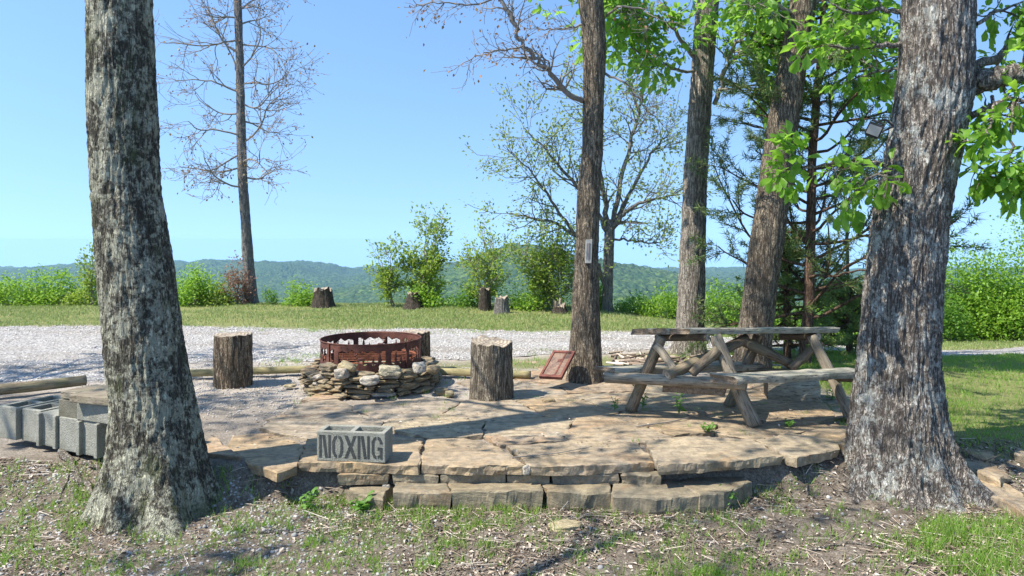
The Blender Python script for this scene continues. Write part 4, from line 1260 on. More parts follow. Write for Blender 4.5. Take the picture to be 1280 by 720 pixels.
def hole(th, v):
    """th 0..1 round the ring, v 0..1 up: true where the steel is cut away"""
    s = (th * 6) % 1.0          # six panels
    if s < .055 or s > .945: return False
    u = s
    open_ = False
    if .38 < v < .86:
        sky = .85 - .16 * abs((u * 5.3) % 1 - .5) - .10 * abs((u * 3.1 + .4) % 1 - .5)
        open_ = v < sky
    if open_ and (pine_shape(u, v, .16, .055, .40, .36) or pine_shape(u, v, .85, .05, .36, .36) or pine_shape(u, v, .28, .035, .26, .36) or pine_shape(u, v, .74, .03, .22, .36)): return False
    if open_ and deer(u, v, .5): return False
    if open_ and v < .42 + .03 * math.sin(u * 40): return False
    return open_


def fire_ring():
    b = FRC + [0, 0, .135]
    R, H, nu, nv = .485, .305, 620, 44
    a = -np.arange(nu) / nu * 2 * math.pi; v = np.linspace(0, 1, nv + 1)
    A, Vv = np.meshgrid(a, v)
    rad = R + .004 * np.sin(A * 3) * Vv
    V = np.stack([FRC[0] + rad * np.cos(A), FRC[1] + rad * np.sin(A), b[2] + Vv * H], -1).reshape(-1, 3)
    fs = []
    for i in range(nv):
        for j in range(nu):
            if not hole((j + .5) / nu, (i + .5) / nv):
                k = (j + 1) % nu
                fs.append([i * nu + j, i * nu + k, (i + 1) * nu + k, (i + 1) * nu + j])
    used = np.unique(np.array(fs)); mp = -np.ones(len(V), int); mp[used] = np.arange(len(used))
    t = empty('fire_ring', b, 'round rusty steel fire ring with cut out deer and pines inside stacked stones', 'fire ring')
    o = mesh_np('ring_wall', V[used], mp[np.array(fs)], M['rust'], t)
    s = o.modifiers.new('thick', 'SOLIDIFY'); s.thickness = .005; s.offset = 0
    m = MB(); aa = np.linspace(0, 2 * math.pi, 97)
    m.tube(np.stack([FRC[0] + (R + .002) * np.cos(aa), FRC[1] + (R + .002) * np.sin(aa), np.full(97, b[2] + H)], 1), .007, 8, False)
    m.build('rim', M['rust'], t, smooth=True)
    for th in (-.62, 1.45, 2.6, -2.3):
        m = MB(); d = np.array([math.cos(th), math.sin(th), 0]); p = np.array([-d[1], d[0], 0])
        m.box(FRC + d * (R + .009) + [0, 0, .135 + H * .5], d * .004, p * .016, [0, 0, H * .48])
        m.build('joint_strap', M['rust'], t)
    g = empty('cooking_grate', FRC + [0, 0, .26], 'rusty orange grate of bars lying inside the fire ring', 'grate')
    m = MB()
    for k in range(-3, 4):
        w = math.sqrt(max(.01, .44 ** 2 - (k * .125) ** 2))
        m.tube([FRC + [-w, k * .125, .262], FRC + [w, k * .125, .262]], .006, 6)
    m.build('bars', M['rust_bright'], g)
    m = MB(); m.tube(np.stack([FRC[0] + .445 * np.cos(aa), FRC[1] + .445 * np.sin(aa), np.full(97, .265)], 1), .009, 6, False)
    m.build('outer_hoop', M['rust_bright'], g)
    V2, f2 = stone_geo(np.stack([FRC[0] + .46 * np.cos(aa[:-1:4]), FRC[1] + .46 * np.sin(aa[:-1:4])], 1), -.02, .07, 55, .0, .01, .02)
    tag(mesh_np('ash_bed', V2, f2, M['ash'], None, FRC), 'dark bed of ash and soil on the floor of the fire ring', 'ash', kind='stuff')


fire_ring()

# ------------------------------------------------------------------ concrete blocks
def block_geo(L, Wd, H, t=.032, flanged=(False, False), solid=False):
    xb = [0, t, (L - t) / 2, (L + t) / 2, L - t, L]; yb = [0, t, Wd - t, Wd]
    sol = np.ones((5, 3), bool)
    if not solid: sol[1, 1] = sol[3, 1] = False
    if flanged[0]: sol[0, 1] = False
    if flanged[1]: sol[4, 1] = False
    if flanged[0]: sol[1, 1] = True; xb[1] = .03; xb[2] = .065
    V, ix, fs = [], {}, []
    def vid(i, j, k):
        if (i, j, k) not in ix: ix[(i, j, k)] = len(V); V.append((xb[i], yb[j], H * k))
        return ix[(i, j, k)]
    for i in range(5):
        for j in range(3):
            if not sol[i, j]: continue
            q_ = lambda k: [vid(i, j, k), vid(i + 1, j, k), vid(i + 1, j + 1, k), vid(i, j + 1, k)]
            b0, t0 = q_(0), q_(1)
            fs.append(t0); fs.append(b0[::-1])
            for di, dj, e in ((0, -1, (0, 1)), (1, 0, (1, 2)), (0, 1, (2, 3)), (-1, 0, (3, 0))):
                a, b = i + di, j + dj
                if not (0 <= a < 5 and 0 <= b < 3 and sol[a, b]): fs.append([b0[e[0]], b0[e[1]], t0[e[1]], t0[e[0]]])
    return np.array(V), fs


def place(V, o, ux, uy):
    ux, uy = np.array([*ux, 0.0]), np.array([*uy, 0.0])
    return np.asarray(o) + V[:, :1] * ux + V[:, 1:2] * uy + V[:, 2:] * np.array([0, 0, 1.0])


def block(label, o, ang, L=.40, Wd=.195, H=.195, mat=None, flanged=(False, False), solid=False, name='cinder_block', group=None, cat='cinder block'):
    ux = (math.cos(ang), math.sin(ang)); uy = (-math.sin(ang), math.cos(ang))
    V, fs = block_geo(L, Wd, H, .032, flanged, solid)
    ob = mesh_np(name, place(V, o, ux, uy), fs, mat or M['conc'], None, o)
    bevel(ob, .005, 2)
    return tag(ob, label, cat, group)


# lettered block
a_, b_ = G(396, 576.5, .0), G(481.5, 579.5, .0)
dv = b_ - a_; LB = np.linalg.norm(dv); ANG = math.atan2(dv[1], dv[0]); HB = .19
blk = block('cinder block with black stencilled letters NOXNG on the patio front edge', a_ + [0, 0, .002], ANG, LB, .175, HB)
def strokes():
    """stencil capitals in a 1 x 1 cell: list of convex polygons"""
    Nn = [[(.0, 0), (.16, 0), (.16, 1), (.0, 1)], [(.22, .62), (.22, 1), (.40, 1), (.80, 0), (.62, 0)], [(.84, .0), (1, 0), (1, 1), (.84, 1)]]
    Nn = [[(0, 0), (.22, 0), (.22, 1), (0, 1)], [(.26, 1), (.50, 1), (.76, .0), (.52, 0)], [(.80, 0), (1, 0), (1, 1), (.80, 1)]]
    O = [[(.44, 1), (.20, .94), (.02, .74), (.02, .26), (.20, .06), (.44, 0), (.44, .14), (.32, .18), (.26, .32), (.26, .68), (.32, .82), (.44, .86)]]
    O.append([(1 - x, y) for x, y in O[0]][::-1])
    Xx = [[(0, 1), (.28, 1), (.50, .60), (.36, .38)], [(1, 1), (.74, 1), (.04, 0), (.0, 0), (.0, .02)], [(.56, .50), (.64, .62), (1, 0), (.72, 0), (.50, .36)]]
    Xx = [[(0, 1), (.28, 1), (1, 0), (.72, 0)], [(.74, 1), (1, 1), (.64, .50), (.52, .64)], [(0, 0), (.26, 0), (.48, .36), (.36, .50)]]
    Gg = [O[0], [(.54, 1), (.80, .94), (.98, .76), (.98, .66), (.74, .66), (.68, .82), (.54, .86)], [(.54, .52), (.98, .52), (.98, .0), (.80, .0), (.76, .08), (.54, .0), (.54, .14), (.74, .20), (.74, .38), (.54, .38)]]
    return [Nn, O, Xx, Nn, Gg]


mb = MB(); ux = np.array([math.cos(ANG), math.sin(ANG), 0]); un = np.array([math.sin(ANG), -math.cos(ANG), 0])
xs0 = [.035, .225, .405, .60, .80]; wd = [.17, .165, .18, .175, .165]
for ch, x0, w in zip(strokes(), xs0, wd):
    for pg in ch:
        Vt = [a_ + ux * LB * (x0 + w * x) + un * .0015 + np.array([0, 0, HB * (.13 + .76 * y)]) for x, y in pg]
        Vb = [v - un * .004 for v in Vt]; n = len(pg)
        mb.add(Vt + Vb, [list(range(n))] + [[i, i + n, (i + 1) % n + n, (i + 1) % n] for i in range(n)])
o = mb.build('lettering', M['paint']); o.parent = blk
o.matrix_parent_inverse = Matrix.Translation(blk.location).inverted()

# the row of blocks left of the mossy oak
wdir = np.array([-.91, .415]); adir = np.array([.415, .91])
o0 = G(121, 574, .0); BH = .222
angb = math.atan2(adir[1], adir[0])
info = [('grey block with flanged hollow end, rightmost in the row by the mossy oak', (True, False), .205, 'conc'),
        ('plain ended grey block second from the mossy oak', (False, False), .19, 'conc'),
        ('grey block with flanged end near the middle of the row', (True, False), .205, 'conc'),
        ('weathered pale block with open cells, fourth from the mossy oak', (False, False), .20, 'conc'),
        ('grey block at the picture edge end of the row', (False, False), .20, 'conc')]
pos = 0.0
for k, (lab, fl, wdth, mt) in enumerate(info):
    fw = np.array([wdir[0], wdir[1], 0])
    o_ = o0 + fw * pos + np.array([adir[0], adir[1], 0]) * (.02 if k == 1 else (.035 if k == 3 else 0)) + [0, 0, .0 + .006 * k]
    block(lab, o_, angb, .40, wdth, BH, M[mt], fl, group='row of grey blocks beside the mossy oak')
    pos += wdth + .008
# half-height caps and boards
ax3 = np.array([adir[0], adir[1], 0]); w3 = np.array([wdir[0], wdir[1], 0])
zt = BH + .004
cap = o0 + ax3 * .03 + w3 * .165 + [0, 0, zt]
block('brown stained half block lying on top of the row', o0 + ax3 * .03 + w3 * .235 + [0, 0, zt], angb, .36, .19, .115, M['conc_brown'], solid=True, name='half_block')
block('grey half block with rounded shoulder on top of the flanged block', o0 + ax3 * .02 + w3 * (-.10) + [0, 0, zt], angb, .30, .325, .118, M['conc'], solid=True, name='half_block')
mb = MB(); c = o0 + ax3 * .16 + w3 * .33 + [0, 0, zt + .12 + .026]; mb.box(c, ax3 * .13, w3 * .075, [0, 0, .025])
tag(bevel(mb.build('board', M['board'], None, c), .006), 'short brown board end lying on the stained half block', 'board')
mb = MB(); c = o0 + ax3 * .17 + w3 * .03 + [0, 0, zt + .12 + .032]; mb.box(c, ax3 * .19 + w3 * .02, w3 * .20 - ax3 * .02, [0, 0, .026])
tag(bevel(mb.build('board', M['board'], None, c), .006), 'wide weathered board on top of the grey half block', 'board')

# ------------------------------------------------------------------ picnic table
def table():
    base_c = np.array([1.85, 5.8, 0.0])
    t = empty('picnic_table', base_c, 'rustic log picnic table with attached plank benches on the flagstones', 'picnic table')

    def plank(name, c4, th, mat, parent=t, rag=.012, seed=0, bark=True):
        """c4: near-left, near-right, far-right, far-left top corners"""
        A, B, C_, D_ = [np.array(v, float) for v in c4]
        L = np.linalg.norm(B - A); nu = 34
        u = np.linspace(0, 1, nu)
        rows = []
        for q_, (f, dz, ins) in enumerate(((0, -th, .008), (0, -th * .5, 0), (0, -.008, 0), (.06, 0, 0), (.5, .002, 0), (.94, 0, 0), (1, -.008, 0), (1, -th * .5, 0), (1, -th, .008))):
            P = (A + (B - A) * u[:, None]) * (1 - f) + (D_ + (C_ - D_) * u[:, None]) * f
            cr = (D_ - A) / np.linalg.norm(D_ - A)
            w = rag * fbm(u * L * 7 + seed, u * 0 + q_ * .3, o=3, seed=seed)
            sgn = -1 if f < .5 else 1
            if f in (0, 1): P = P + cr * (w * .5 - ins)[:, None] * -sgn * -1
            P[:, 2] += dz + .004 * fbm(u * L * 9, u * 0 + q_, o=2, seed=seed + 4)
            rows.append(P)
        e = (B - A) / L
        for P in rows:
            P[0] += e * rag * .8 * rng.normal(); P[-1] += e * rag * .5 * rng.normal()
        V = np.concatenate(rows); k = len(rows); fs = []
        for q_ in range(k):
            q2 = (q_ + 1) % k
            for i in range(nu - 1): fs.append([q_ * nu + i, q_ * nu + i + 1, q2 * nu + i + 1, q2 * nu + i])
        mi = [0] * len(fs)
        fs += [[q_ * nu for q_ in range(k)][::-1], [q_ * nu + nu - 1 for q_ in range(k)]]; mi += [1, 1]
        o = mesh_np(name, V, fs, [mat, M['wood_edge']], None, (A + C_) / 2, False, mi)
        o.parent = parent; o.location = Vector((A + C_) / 2) - parent.location
        return o

    def pole(name, p0, p1, r, mat=M['wood_log'], seed=0, taper=.9):
        p0, p1 = np.array(p0, float), np.array(p1, float)
        d = (p1 - p0); L = np.linalg.norm(d); d = d / L
        n, s = 18, 14; u = np.linspace(0, 1, n); a = np.arange(s) / s * 6.28318
        U, A = np.meshgrid(u, a, indexing='ij')
        rr = r * (1 - (1 - taper) * U) * (1 + .13 * fbm(U * L * 7 + seed, np.cos(A), np.sin(A), o=2, seed=seed))
        V = np.stack([rr * np.cos(A), rr * np.sin(A), (U - .5) * L], -1).reshape(-1, 3); fs = []
        bend = .02 * np.sin(U * 3.14 + seed).ravel()
        V[:, 0] += bend
        for i in range(n - 1):
            for j in range(s):
                k = (j + 1) % s; fs.append([i * s + j, i * s + k, (i + 1) * s + k, (i + 1) * s + j])
        mi = [0] * len(fs); fs += [list(range(s))[::-1], [(n - 1) * s + j for j in range(s)]]; mi += [1, 1]
        o = mesh_np(name, V, fs, [mat, M['cut']], None, (0, 0, 0), True, mi)
        for f in o.data.polygons:
            if f.material_index: f.use_smooth = False
        o.parent = t
        q_ = Vector(d).to_track_quat('Z', 'Y')
        o.matrix_basis = Matrix.Translation(Vector((p0 + p1) / 2) - t.location) @ q_.to_matrix().to_4x4()
        return o

    # tabletop: three planks from near edge to far edge
    nl, nr = W(862, 410, 5.6), W(1050, 409, 5.92)
    fl, fr = W(788, 411.5, 5.98), W(1003, 409.5, 6.32)
    for k in range(3):
        f0, f1 = k / 3 + (.008 if k else 0), (k + 1) / 3 - .008
        plank('tabletop_plank', (lerp(nl, fl, f0), lerp(nr, fr, f0), lerp(nr, fr, f1), lerp(nl, fl, f1)), .047, M['wood_pale'], seed=3 + k)
    # benches
    b1 = [W(921, 472, 5.26), W(1082, 463.5, 5.56), W(1058, 459, 5.74), W(886, 467, 5.42)]
    plank('bench_seat', b1, .055, M['wood_pale'], seed=13)
    b2 = [W(770, 461, 5.82), W(955, 455, 6.08), W(938, 452, 6.24), W(744, 457.5, 5.97)]
    plank('bench_seat', b2, .05, M['wood_pale'], seed=23)
    # legs
    pole('leg', W(944, 532, 5.47), W(893, 420, 5.66), .052, M['wood_grey_log'], 1, .95)
    pole('leg', W(787, 514, 5.92), W(828, 421, 5.80), .048, seed=2)
    pole('leg', W(1064, 524, 5.68), W(1014, 420, 5.90), .046, M['wood_grey_log'], 3)
    pole('leg', W(910, 508, 6.10), W(949, 420, 6.12), .046, M['wood_log'], 4)
    # seat beams
    pole('seat_beam', W(758, 471, 5.90), W(932, 481, 5.34), .046, M['wood_grey_log'], 5)
    pole('seat_beam', W(918, 465, 6.20), W(1092, 472, 5.62), .046, M['wood_log'], 6)
    plank('stretcher_board', (W(830, 479, 5.72), W(906, 484, 5.46), W(906, 484, 5.50), W(830, 479, 5.76)), .07, M['wood_edge'], seed=33)
    # braces: V under each end, long braces between
    pole('brace', W(819, 432, 5.76), W(845, 464, 5.64), .034, M['wood_grey_log'], 7)
    pole('brace', W(896, 437, 5.62), W(866, 468, 5.58), .040, seed=8)
    pole('brace', W(834, 469, 5.60), W(932, 423, 5.98), .046, seed=9)
    pole('brace', W(924, 424, 5.96), W(994, 458, 5.98), .042, seed=10)
    pole('brace', W(1027, 428, 5.92), W(988, 460, 5.92), .040, seed=11)
    pole('brace', W(960, 438, 6.12), W(992, 461, 6.0), .034, seed=12)
    # cleats under the top
    cu = lerp(nl, nr, .12) - [0, 0, .047 + .026]; cf = lerp(fl, fr, .12) - [0, 0, .047 + .026]
    for f in (.13, .86):
        p0, p1 = lerp(nl, nr, f) - [0, 0, .075], lerp(fl, fr, f) - [0, 0, .075]
        pole('top_cleat', lerp(p0, p1, .03), lerp(p0, p1, .97), .03, M['wood_edge_log'], 14 + int(f * 10))


M['wood_grey_log'] = m_wood('weathered_log', (.21, .17, .12), (.42, .36, .265), (.055, .045, .035), 2, 26)
M['wood_edge_log'] = m_wood('dark_log', (.12, .085, .055), (.24, .18, .12), (.04, .03, .02), 2, 30)
table()

# ------------------------------------------------------------------ small fixtures
# leaning framed panel at the thermometer trunk
def panel():
    TL, TR_, BR, BL = W(693, 439, 7.12), W(720, 440, 7.02), W(701, 473.5, 6.72), W(675, 471.5, 6.82)
    c = (TL + BR) / 2; u = (TR_ - TL) / 2; v = (TL - BL) / 2
    n = np.cross(u, v); n /= np.linalg.norm(n)
    if n[1] > 0: n = -n
    t = empty('leaning_panel', (BL + BR) / 2, 'red brown framed panel leaning against the thermometer trunk', 'panel')
    m = MB(); m.box(c, u * .80, v * .84, n * .006); m.build('panel', M['panel'], t)
    m = MB()
    for s in (-1, 1):
        m.box(c + v * s * .92, u * 1.0, v * .08, n * .016); m.box(c + u * s * .90, u * .10, v * .84, n * .0155)
    m.build('frame', M['red_frame'], t)
    m = MB(); m.box(c + u * .28 + n * .002, u * .07, v * .835, n * .008); m.box(c + u * .05 + v * .28 + n * .002, u * .16, v * .09, n * .0075); m.build('slat', M['red_frame'], t)


panel()


def thermometer():
    c = W(734, 314, 7.25); c[1] -= .135
    nrm = np.array([0, -1.0, 0]); ux = np.array([1.0, 0, 0]); uz = np.array([.035, -.03, 1.0])
    t = empty('thermometer', c, 'narrow pale thermometer hung on the slim brown trunk', 'thermometer')
    m = MB(); m.box(c, ux * .033, nrm * .008, uz * .118); bevel(m.build('housing', M['plastic_white'], t), .004)
    m = MB(); m.box(c + nrm * .009, ux * .004, nrm * .003, uz * .085); m.build('glass_tube', M['tube_red'], t)
    m = MB()
    for k in range(-8, 9):
        for s in (-1, 1): m.box(c + uz * .0095 * k + ux * s * .015 + nrm * .0085, ux * .006, nrm * .0008, uz * .0014)
    m.build('scale_marks', M['plastic_dark'], t)


thermometer()


def floodlight():
    c = W(1093, 162, 4.62)
    n = np.array([-.55, -.72, -.42]); n /= np.linalg.norm(n)
    u = np.cross(n, [0, 0, 1]); u /= np.linalg.norm(u); v = np.cross(u, n)
    r = math.radians(28); u, v = u * math.cos(r) + v * math.sin(r), -u * math.sin(r) + v * math.cos(r)
    t = empty('floodlight', c, 'small black square floodlight bracketed to the thickest oak', 'floodlight')
    m = MB(); m.box(c, u * .046, v * .040, n * .014)
    for k in range(-3, 4): m.box(c - n * .023 + u * .011 * k, u * .002, v * .034, n * .010)
    bevel(m.build('housing', M['plastic_dark'], t), .003)
    m = MB(); m.box(c + n * .0145, u * .038, v * .032, n * .002); m.build('lens', M['lamp_glass'], t)
    at = W(1117, 158, 4.66)
    m = MB()
    m.box(c + v * .050 - n * .01, u * .04, v * .004, n * .010); m.box(c - v * .050 - n * .01, u * .04, v * .004, n * .010)
    m.tube([c + v * .062 - n * .01, lerp(c, at, .6) + [0, 0, .05], at], .007, 6); m.tube([c - v * .062 - n * .01, lerp(c, at, .7) - [0, 0, .01], at], .007, 6)
    m.build('bracket', M['plastic_dark'], t)


floodlight()

# ------------------------------------------------------------------ sticks, litter, pebbles, grass
def stick(label, P, r, mat=None, name='fallen_stick'):
    P = np.array([G(x, y, z) for x, y, z in P]); P[:, 2] = gz(P[:, 0], P[:, 1]) + r * .9 + np.array([p for p in (P[:, 2] * 0)])
    t_ = np.linspace(0, 1, 16); s = np.linspace(0, 1, len(P)); Q = np.stack([np.interp(t_, s, P[:, i]) for i in range(3)], 1)
    Q[1:-1] += rng.normal(size=(14, 3)) * r * .5
    m = MB(); m.tube(Q, np.linspace(r, r * .55, 16) * (1 + .07 * rng.normal(size=16)), 8)
    tag(m.build(name, mat or M['bark_mid'], None, Q[0], True), label, 'stick')


stick('thick crooked dead branch lying left of the mossy oak foot', [(76, 600, -.2), (100, 625, -.22), (125, 642, -.24), (160, 662, -.25)], .024)
stick('thin dead stick crossing the thick branch by the mossy oak', [(108, 590, -.18), (90, 612, -.2), (72, 640, -.23)], .010)
stick('short dead stick at the mossy oak foot', [(105, 610, -.2), (140, 622, -.22), (190, 630, -.23)], .016)
stick('long thin dark twig lying on gravel below the patio slabs', [(270, 655, -.235), (330, 668, -.24), (400, 668, -.24)], .007)
stick('pale short stick lying on the step stones', [(770, 608, -.11), (800, 609, -.11), (822, 606, -.11)], .011)
stick('curved stick in the grass before the step', [(688, 650, -.235), (720, 656, -.235), (760, 668, -.24)], .006)
stick('pale broken stick before the thickest oak', [(1002, 610, -.22), (1010, 622, -.23), (1022, 636, -.235)], .010)
stick('long dark twig lying at the lower right in shade', [(1010, 690, -.25), (1060, 684, -.25), (1120, 690, -.25)], .007)
# twigs on the patio under the table
def ptwig(label, P, r):
    P = np.array([G(x, y, .012) for x, y in P]); t_ = np.linspace(0, 1, 12); s = np.linspace(0, 1, len(P))
    Q = np.stack([np.interp(t_, s, P[:, i]) for i in range(3)], 1); m = MB(); m.tube(Q, np.linspace(r, r * .5, 12), 6)
    tag(m.build('fallen_twig', M['twig'], None, Q[0], True), label, 'twig')


ptwig('long thin twig lying on the flagstones before the table', [(795, 533), (840, 527), (875, 518)], .006)
ptwig('thin dark twig on the yellowish front slab', [(640, 572), (700, 566), (740, 558)], .004)


def scatter(n, xr, yr, dens):
    x = rng.uniform(*xr, n); y = rng.uniform(*yr, n)
    k = rng.random(n) < dens(x, y)
    return x[k], y[k]


def not_patio(x, y): return (y < edge_y(x) - .03)


# foreground leaf litter and bark chips
def dl(x, y): return not_patio(x, y) * np.clip(.62 + .6 * fbm(x * 1.4, y * 1.4, o=3, seed=41), .12, 1)
x, y = scatter(80000, (-3.6, 4.2), (3.2, 5.2), dl)
P = np.stack([x, y, gz(x, y) + .006], 1)
A = rdir(len(P)); A[:, 2] *= .3
V, Fa = inst(T_FAR_V * [1, .8, 1.5], T_FAR_F, P, A, rdir(len(P)) * .5 + [0, 0, 1], .007 + .034 * rng.random(len(P)) ** 2.5)
# dry twigs among it
x, y = scatter(9000, (-3.6, 4.2), (3.2, 5.2), dl)
P2 = np.stack([x, y, gz(x, y) + .008], 1); A2 = rdir(len(P2)); A2[:, 2] *= .12
TW = np.array([[0, -.5, 0], [0, .5, 0], [0, 0, .8], [1, -.3, .1], [1, .3, .1], [1, 0, .6]]); TWF = np.array([[0, 1, 4], [0, 4, 3], [1, 2, 5], [1, 5, 4], [2, 0, 3], [2, 3, 5]])
V2, F2 = inst(TW, TWF, P2, A2, np.tile([0, 0, 1.0], (len(P2), 1)), np.stack([rng.uniform(.04, .17, len(P2)), rng.uniform(.003, .006, len(P2)), rng.uniform(.003, .006, len(P2))], 1))
tag(mesh_np('leaf_litter', np.concatenate([V, V2]), np.concatenate([Fa, F2 + len(V)]), M['litter']), 'dry brown leaves, bark chips and twigs strewn over the bare foreground soil', 'leaf litter', kind='stuff')
# patio debris
x, y = scatter(2600, (-2.4, 3.0), (4.7, 7.6), lambda x, y: np.clip(.3 + .8 * fbm(x * 2, y * 2, o=3, seed=45), .03, 1))
P = np.stack([x, y, np.full(len(x), .011)], 1); A = rdir(len(P)); A[:, 2] *= .15
V, Fa = inst(T_FAR_V * [1, .8, 1], T_FAR_F, P, A, rdir(len(P)) * .3 + [0, 0, 1], rng.uniform(.010, .032, len(P)))
tag(mesh_np('patio_litter', V, Fa, M['litter']), 'small dry leaf bits and bark crumbs lying over the flagstones', 'leaf litter', kind='stuff')


def pebbles(name, lab, x, y, s, zo=.0, mat=None, zfun=None):
    P = np.stack([x, y, (gz(x, y) if zfun is None else zfun(x, y)) + zo], 1); n = len(P)
    A = rdir(n); A[:, 2] *= .2
    V, Fa = inst(T_ICO_V, T_ICO_F, P, A, np.tile([0, 0, 1.0], (n, 1)), np.stack([s, s * rng.uniform(.6, .95, n), s * rng.uniform(.4, .7, n)], 1), .22)
    tag(mesh_np(name, V, Fa, mat or M['pebble']), lab, 'gravel', kind='stuff')


def dp(x, y):
    a = np.exp(-(((x + 1.35) / .62) ** 2 + ((y - 4.28) / .28) ** 2)) * 1.6
    b = np.clip(.30 + .7 * fbm(x * 1.1 + 9, y * 1.1, o=3, seed=51), .03, .8) * (.35 + .65 * sstep(-.6, .8, -x))
    return not_patio(x, y) * np.clip(a + b, 0, 1)
x, y = scatter(15000, (-3.4, 3.6), (3.2, 4.75), dp)
pebbles('foreground_gravel', 'pale pebbles scattered over the foreground soil below the slabs', x, y, rng.uniform(.004, .014, len(x)) * np.where(rng.random(len(x)) < .06, 1.6, 1))
x, y = scatter(12000, (-4.2, -.2), (5.4, 8.2), lambda x, y: np.clip(.12 + .25 * sstep(.6, 1.6, -x) + .45 * sstep(6.5, 7.2, y) + .5 * fbm(x * 1.6, y * 1.6, o=3, seed=52), 0, .9))
pebbles('patio_gravel', 'loose pale gravel over the worn left part of the patio', x, y, rng.uniform(.004, .010, len(x)), .006, M['road_pebble'])
x, y = scatter(26000, (-9, 7), (7.2, 12.2), lambda x, y: (y > road_lo(x)) * (y < road_hi(x)) * .9)
pebbles('road_gravel', 'pale crushed stone lying over the gravel road', x, y, rng.uniform(.006, .017, len(x)), .012, M['road_pebble'])


def blades(name, lab, x, y, h, w, mat, zo=0, lean=.5):
    n = len(x); P = np.stack([x, y, gz(x, y) + zo], 1)
    A = rdir(n) * lean; A[:, 2] = np.abs(A[:, 2]) + .75
    Nn = rdir(n); Nn[:, 2] *= .2
    V, Fa = inst(T_BLADE_V, T_BLADE_F, P, A, Nn, np.stack([h, w, h], 1))
    return tag(mesh_np(name, V, Fa, mat), lab, 'grass', kind='stuff')


# foreground grass in tufts
def tufts(n, xr, yr, dens, per, rad):
    x, y = scatter(n, xr, yr, dens)
    x = np.repeat(x, per) + rng.normal(size=len(x) * per) * rad; y = np.repeat(y, per) + rng.normal(size=len(y) * per) * rad
    return x, y


def dg(x, y): return not_patio(x, y) * np.clip(.10 + 1.5 * np.clip(fbm(x * 1.2 + 3, y * 1.6, o=3, seed=61), 0, 1) * (.15 + .85 * sstep(-1.1, .7, x)), 0, 1)
x, y = tufts(7600, (-3.4, 4.0), (3.2, 4.75), dg, 16, .03)
k = not_patio(x, y + .03); x, y = x[k], y[k]
blades('foreground_grass', 'short green grass tufts over the foreground soil', x, y, rng.uniform(.02, .07, len(x)), rng.uniform(.003, .006, len(x)), M['grass'])
x, y = tufts(8200, (2.55, 9), (4.6, 10.6), lambda x, y: (y > edge_y(x) - .35) * (y < road_lo(x) - .1) * (np.clip(.55 + .9 * fbm(x * .9, y * .9, o=3, seed=62), .4, 1)), 13, .05)
blades('side_lawn', 'patchy green grass right of the patio', x, y, rng.uniform(.02, .06, len(x)), rng.uniform(.004, .007, len(x)), M['grass'])
x, y = scatter(190000, (-13, 13), (10.8, 16.5), lambda x, y: (y > road_hi(x) - .05) * (y < crest(x) + .6) * np.clip(.65 + .6 * fbm(x * .7, y * 1.2, o=3, seed=63), .1, 1))
blades('lawn', 'short dry spring lawn between the gravel road and the far shrubs', x, y, rng.uniform(.025, .06, len(x)), rng.uniform(.007, .014, len(x)), M['lawn_blade'])
x, y = tufts(2400, (-6, 5), (7.75, 12.0), lambda x, y: ((y < road_lo(x) + .5) | (y > road_hi(x) - .7)) * ((x > -2.8) | (y > 10)) * np.clip(.25 + .9 * fbm(x * 1.1, y * 1.6, o=3, seed=64), 0, 1), 14, .05)
blades('verge_grass', 'thin weedy grass between edging timbers and the gravel road', x, y, rng.uniform(.025, .07, len(x)), rng.uniform(.004, .008, len(x)), M['grass'])
x, y = tufts(150, (-2.0, 2.9), (4.9, 7.3), lambda x, y: np.clip(.1 + 1.2 * fbm(x * 2.4, y * 2.4, o=2, seed=65), 0, 1), 16, .022)
blades('joint_grass', 'small grass sprouts in the joints of the flagstones', x, y, rng.uniform(.02, .05, len(x)), rng.uniform(.002, .004, len(x)), M['grass'], .02)


# weeds
def weed(label, x, y, h, n, D0=None, spread=.05, z=0.0, leaf=.04):
    b = G(x, y, z); m = MB(); tips = []
    t = empty('weed', b, label, 'weed')
    for k in range(n):
        az = k * 2.4; top_ = b + [math.cos(az) * spread * rng.uniform(.3, 1), math.sin(az) * spread * rng.uniform(.3, 1), h * rng.uniform(.6, 1.05)]
        m.tube([b, lerp(b, top_, .5) + .01 * rng.normal(size=3), top_], [.003, .0025, .0015], 4, False)
        for q_ in range(9): tips.append((lerp(b, top_, .2 + .8 * q_ / 8), np.array([math.cos(q_ * 2.4), math.sin(q_ * 2.4), .3])))
    m.build('stem', M['weed'], t); leafmesh('leaves', tips, 1, leaf, M['weed'], t, True, .4, .003, .0)


weed('tall thin weed standing before the seat beam of the table', 849, 518, .27, 4)
weed('low weed at the foot of the far left table leg', 803, 510, .13, 4, leaf=.03)
weed('low weed on the flagstones left of the table', 768, 512, .10, 4, leaf=.03)
weed('broad leaved weed at the rounded end of the step', 905, 632, .09, 6, z=-.23, leaf=.06)
weed('leafy weed below the broken slab near the thickest oak', 985, 592, .09, 5, z=-.2, leaf=.05)
weed('leafy weed at the mossy oak foot on the patio side', 290, 610, .10, 5, z=-.2, leaf=.05)
weed('young weed in the pebbles below the lettered block', 385, 638, .12, 4, z=-.235, leaf=.045)
weed('spreading weed beside the broken leftmost step stone', 452, 640, .08, 6, z=-.235, leaf=.055)
weed('weed sprouting beside the near right table leg', 1040, 500, .10, 4, leaf=.035)
weed('weed cluster in the joint behind the raised orange slab', 885, 540, .06, 6, leaf=.035)
weed('weed tuft growing by the near edge of the table shade', 985, 533, .05, 6, leaf=.03)

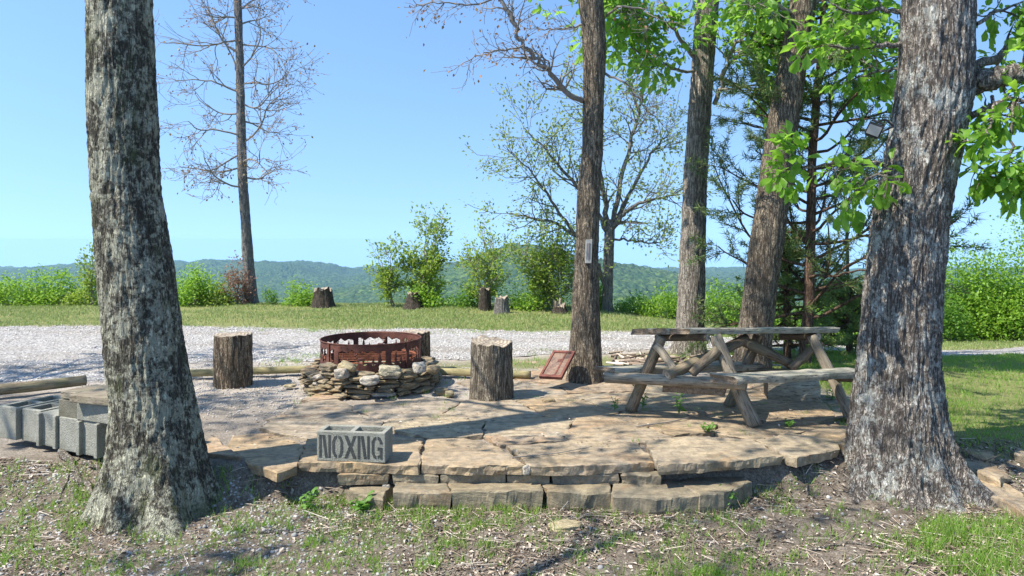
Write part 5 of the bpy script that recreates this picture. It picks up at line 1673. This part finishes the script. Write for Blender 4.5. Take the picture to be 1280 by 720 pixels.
# brush and bark pile behind the table
x = rng.uniform(.95, 3.1, 130); y = 7.75 + .9 * rng.random(130)
P = np.stack([x, y, gz(x, y) + .015 + .03 * rng.random(130)], 1); A = rdir(130); A[:, 2] = 0.03
V, Fa = inst(TW * [1, 1, 1], TWF, P, A, np.tile([0, 0, 1.0], (130, 1)), np.stack([rng.uniform(.08, .32, 130), rng.uniform(.02, .07, 130), rng.uniform(.015, .045, 130)], 1))
tag(mesh_np('brush_heap', V, Fa, M['litter']), 'low heap of broken bark and sticks on the ground behind the table', 'brush', kind='stuff')

# ------------------------------------------------------------------ light, world, camera
EL, AZV = math.radians(53), (-.86, -.40)
az = math.atan2(AZV[0], AZV[1])
S = Vector((math.sin(az) * math.cos(EL), math.cos(az) * math.cos(EL), math.sin(EL)))
sun = bpy.data.lights.new('sun', 'SUN'); sun.energy = 4.4; sun.angle = math.radians(.5); sun.color = (1, .94, .85)
so = bpy.data.objects.new('sun', sun); so.rotation_euler = S.to_track_quat('Z', 'Y').to_euler(); so.location = (-20, -5, 30); link(so)
w = bpy.data.worlds.new('World'); SC.world = w; w.use_nodes = True
nt = w.node_tree; bg = nt.nodes['Background']; bg.inputs['Strength'].default_value = .145
sky = nt.nodes.new('ShaderNodeTexSky'); sky.sky_type = 'NISHITA'; sky.sun_disc = False; sky.sun_elevation = EL; sky.sun_rotation = az
sky.altitude = 600; sky.air_density = 1.2; sky.dust_density = .25; sky.ozone_density = 1.3
tc = nt.nodes.new('ShaderNodeTexCoord'); sx = nt.nodes.new('ShaderNodeSeparateXYZ'); cx = nt.nodes.new('ShaderNodeCombineXYZ')
mz = nt.nodes.new('ShaderNodeMath'); mz.operation = 'MULTIPLY_ADD'; mz.inputs[1].default_value = .86; mz.inputs[2].default_value = .25
mm = nt.nodes.new('ShaderNodeMath'); mm.operation = 'MAXIMUM'; mm.inputs[1].default_value = 0.0
hs = nt.nodes.new('ShaderNodeHueSaturation'); hs.inputs['Saturation'].default_value = 1.12
nt.links.new(tc.outputs['Generated'], sx.inputs[0]); nt.links.new(sx.outputs[0], cx.inputs[0]); nt.links.new(sx.outputs[1], cx.inputs[1])
nt.links.new(sx.outputs[2], mm.inputs[0]); nt.links.new(mm.outputs[0], mz.inputs[0]); nt.links.new(mz.outputs[0], cx.inputs[2]); nt.links.new(cx.outputs[0], sky.inputs[0])
nt.links.new(sky.outputs[0], hs.inputs['Color']); nt.links.new(hs.outputs[0], bg.inputs[0])
cam = bpy.data.cameras.new('camera'); cam.sensor_width = 36; cam.lens = F / 1280 * 36; cam.shift_y = -(360 - YH) / 1280
cam.clip_start = .05; cam.clip_end = 20000
co = bpy.data.objects.new('camera', cam); co.location = (0, 0, CH); co.rotation_euler = (math.radians(90), 0, 0); link(co); SC.camera = co
vs = SC.view_settings; vs.view_transform = 'Standard'; vs.look = 'None'; vs.exposure = 1.06; vs.gamma = 1; vs.use_curve_mapping = False
SC.cycles.use_denoising = True
SC.cycles.max_bounces = 6; SC.cycles.transparent_max_bounces = 6; SC.cycles.volume_bounces = 1
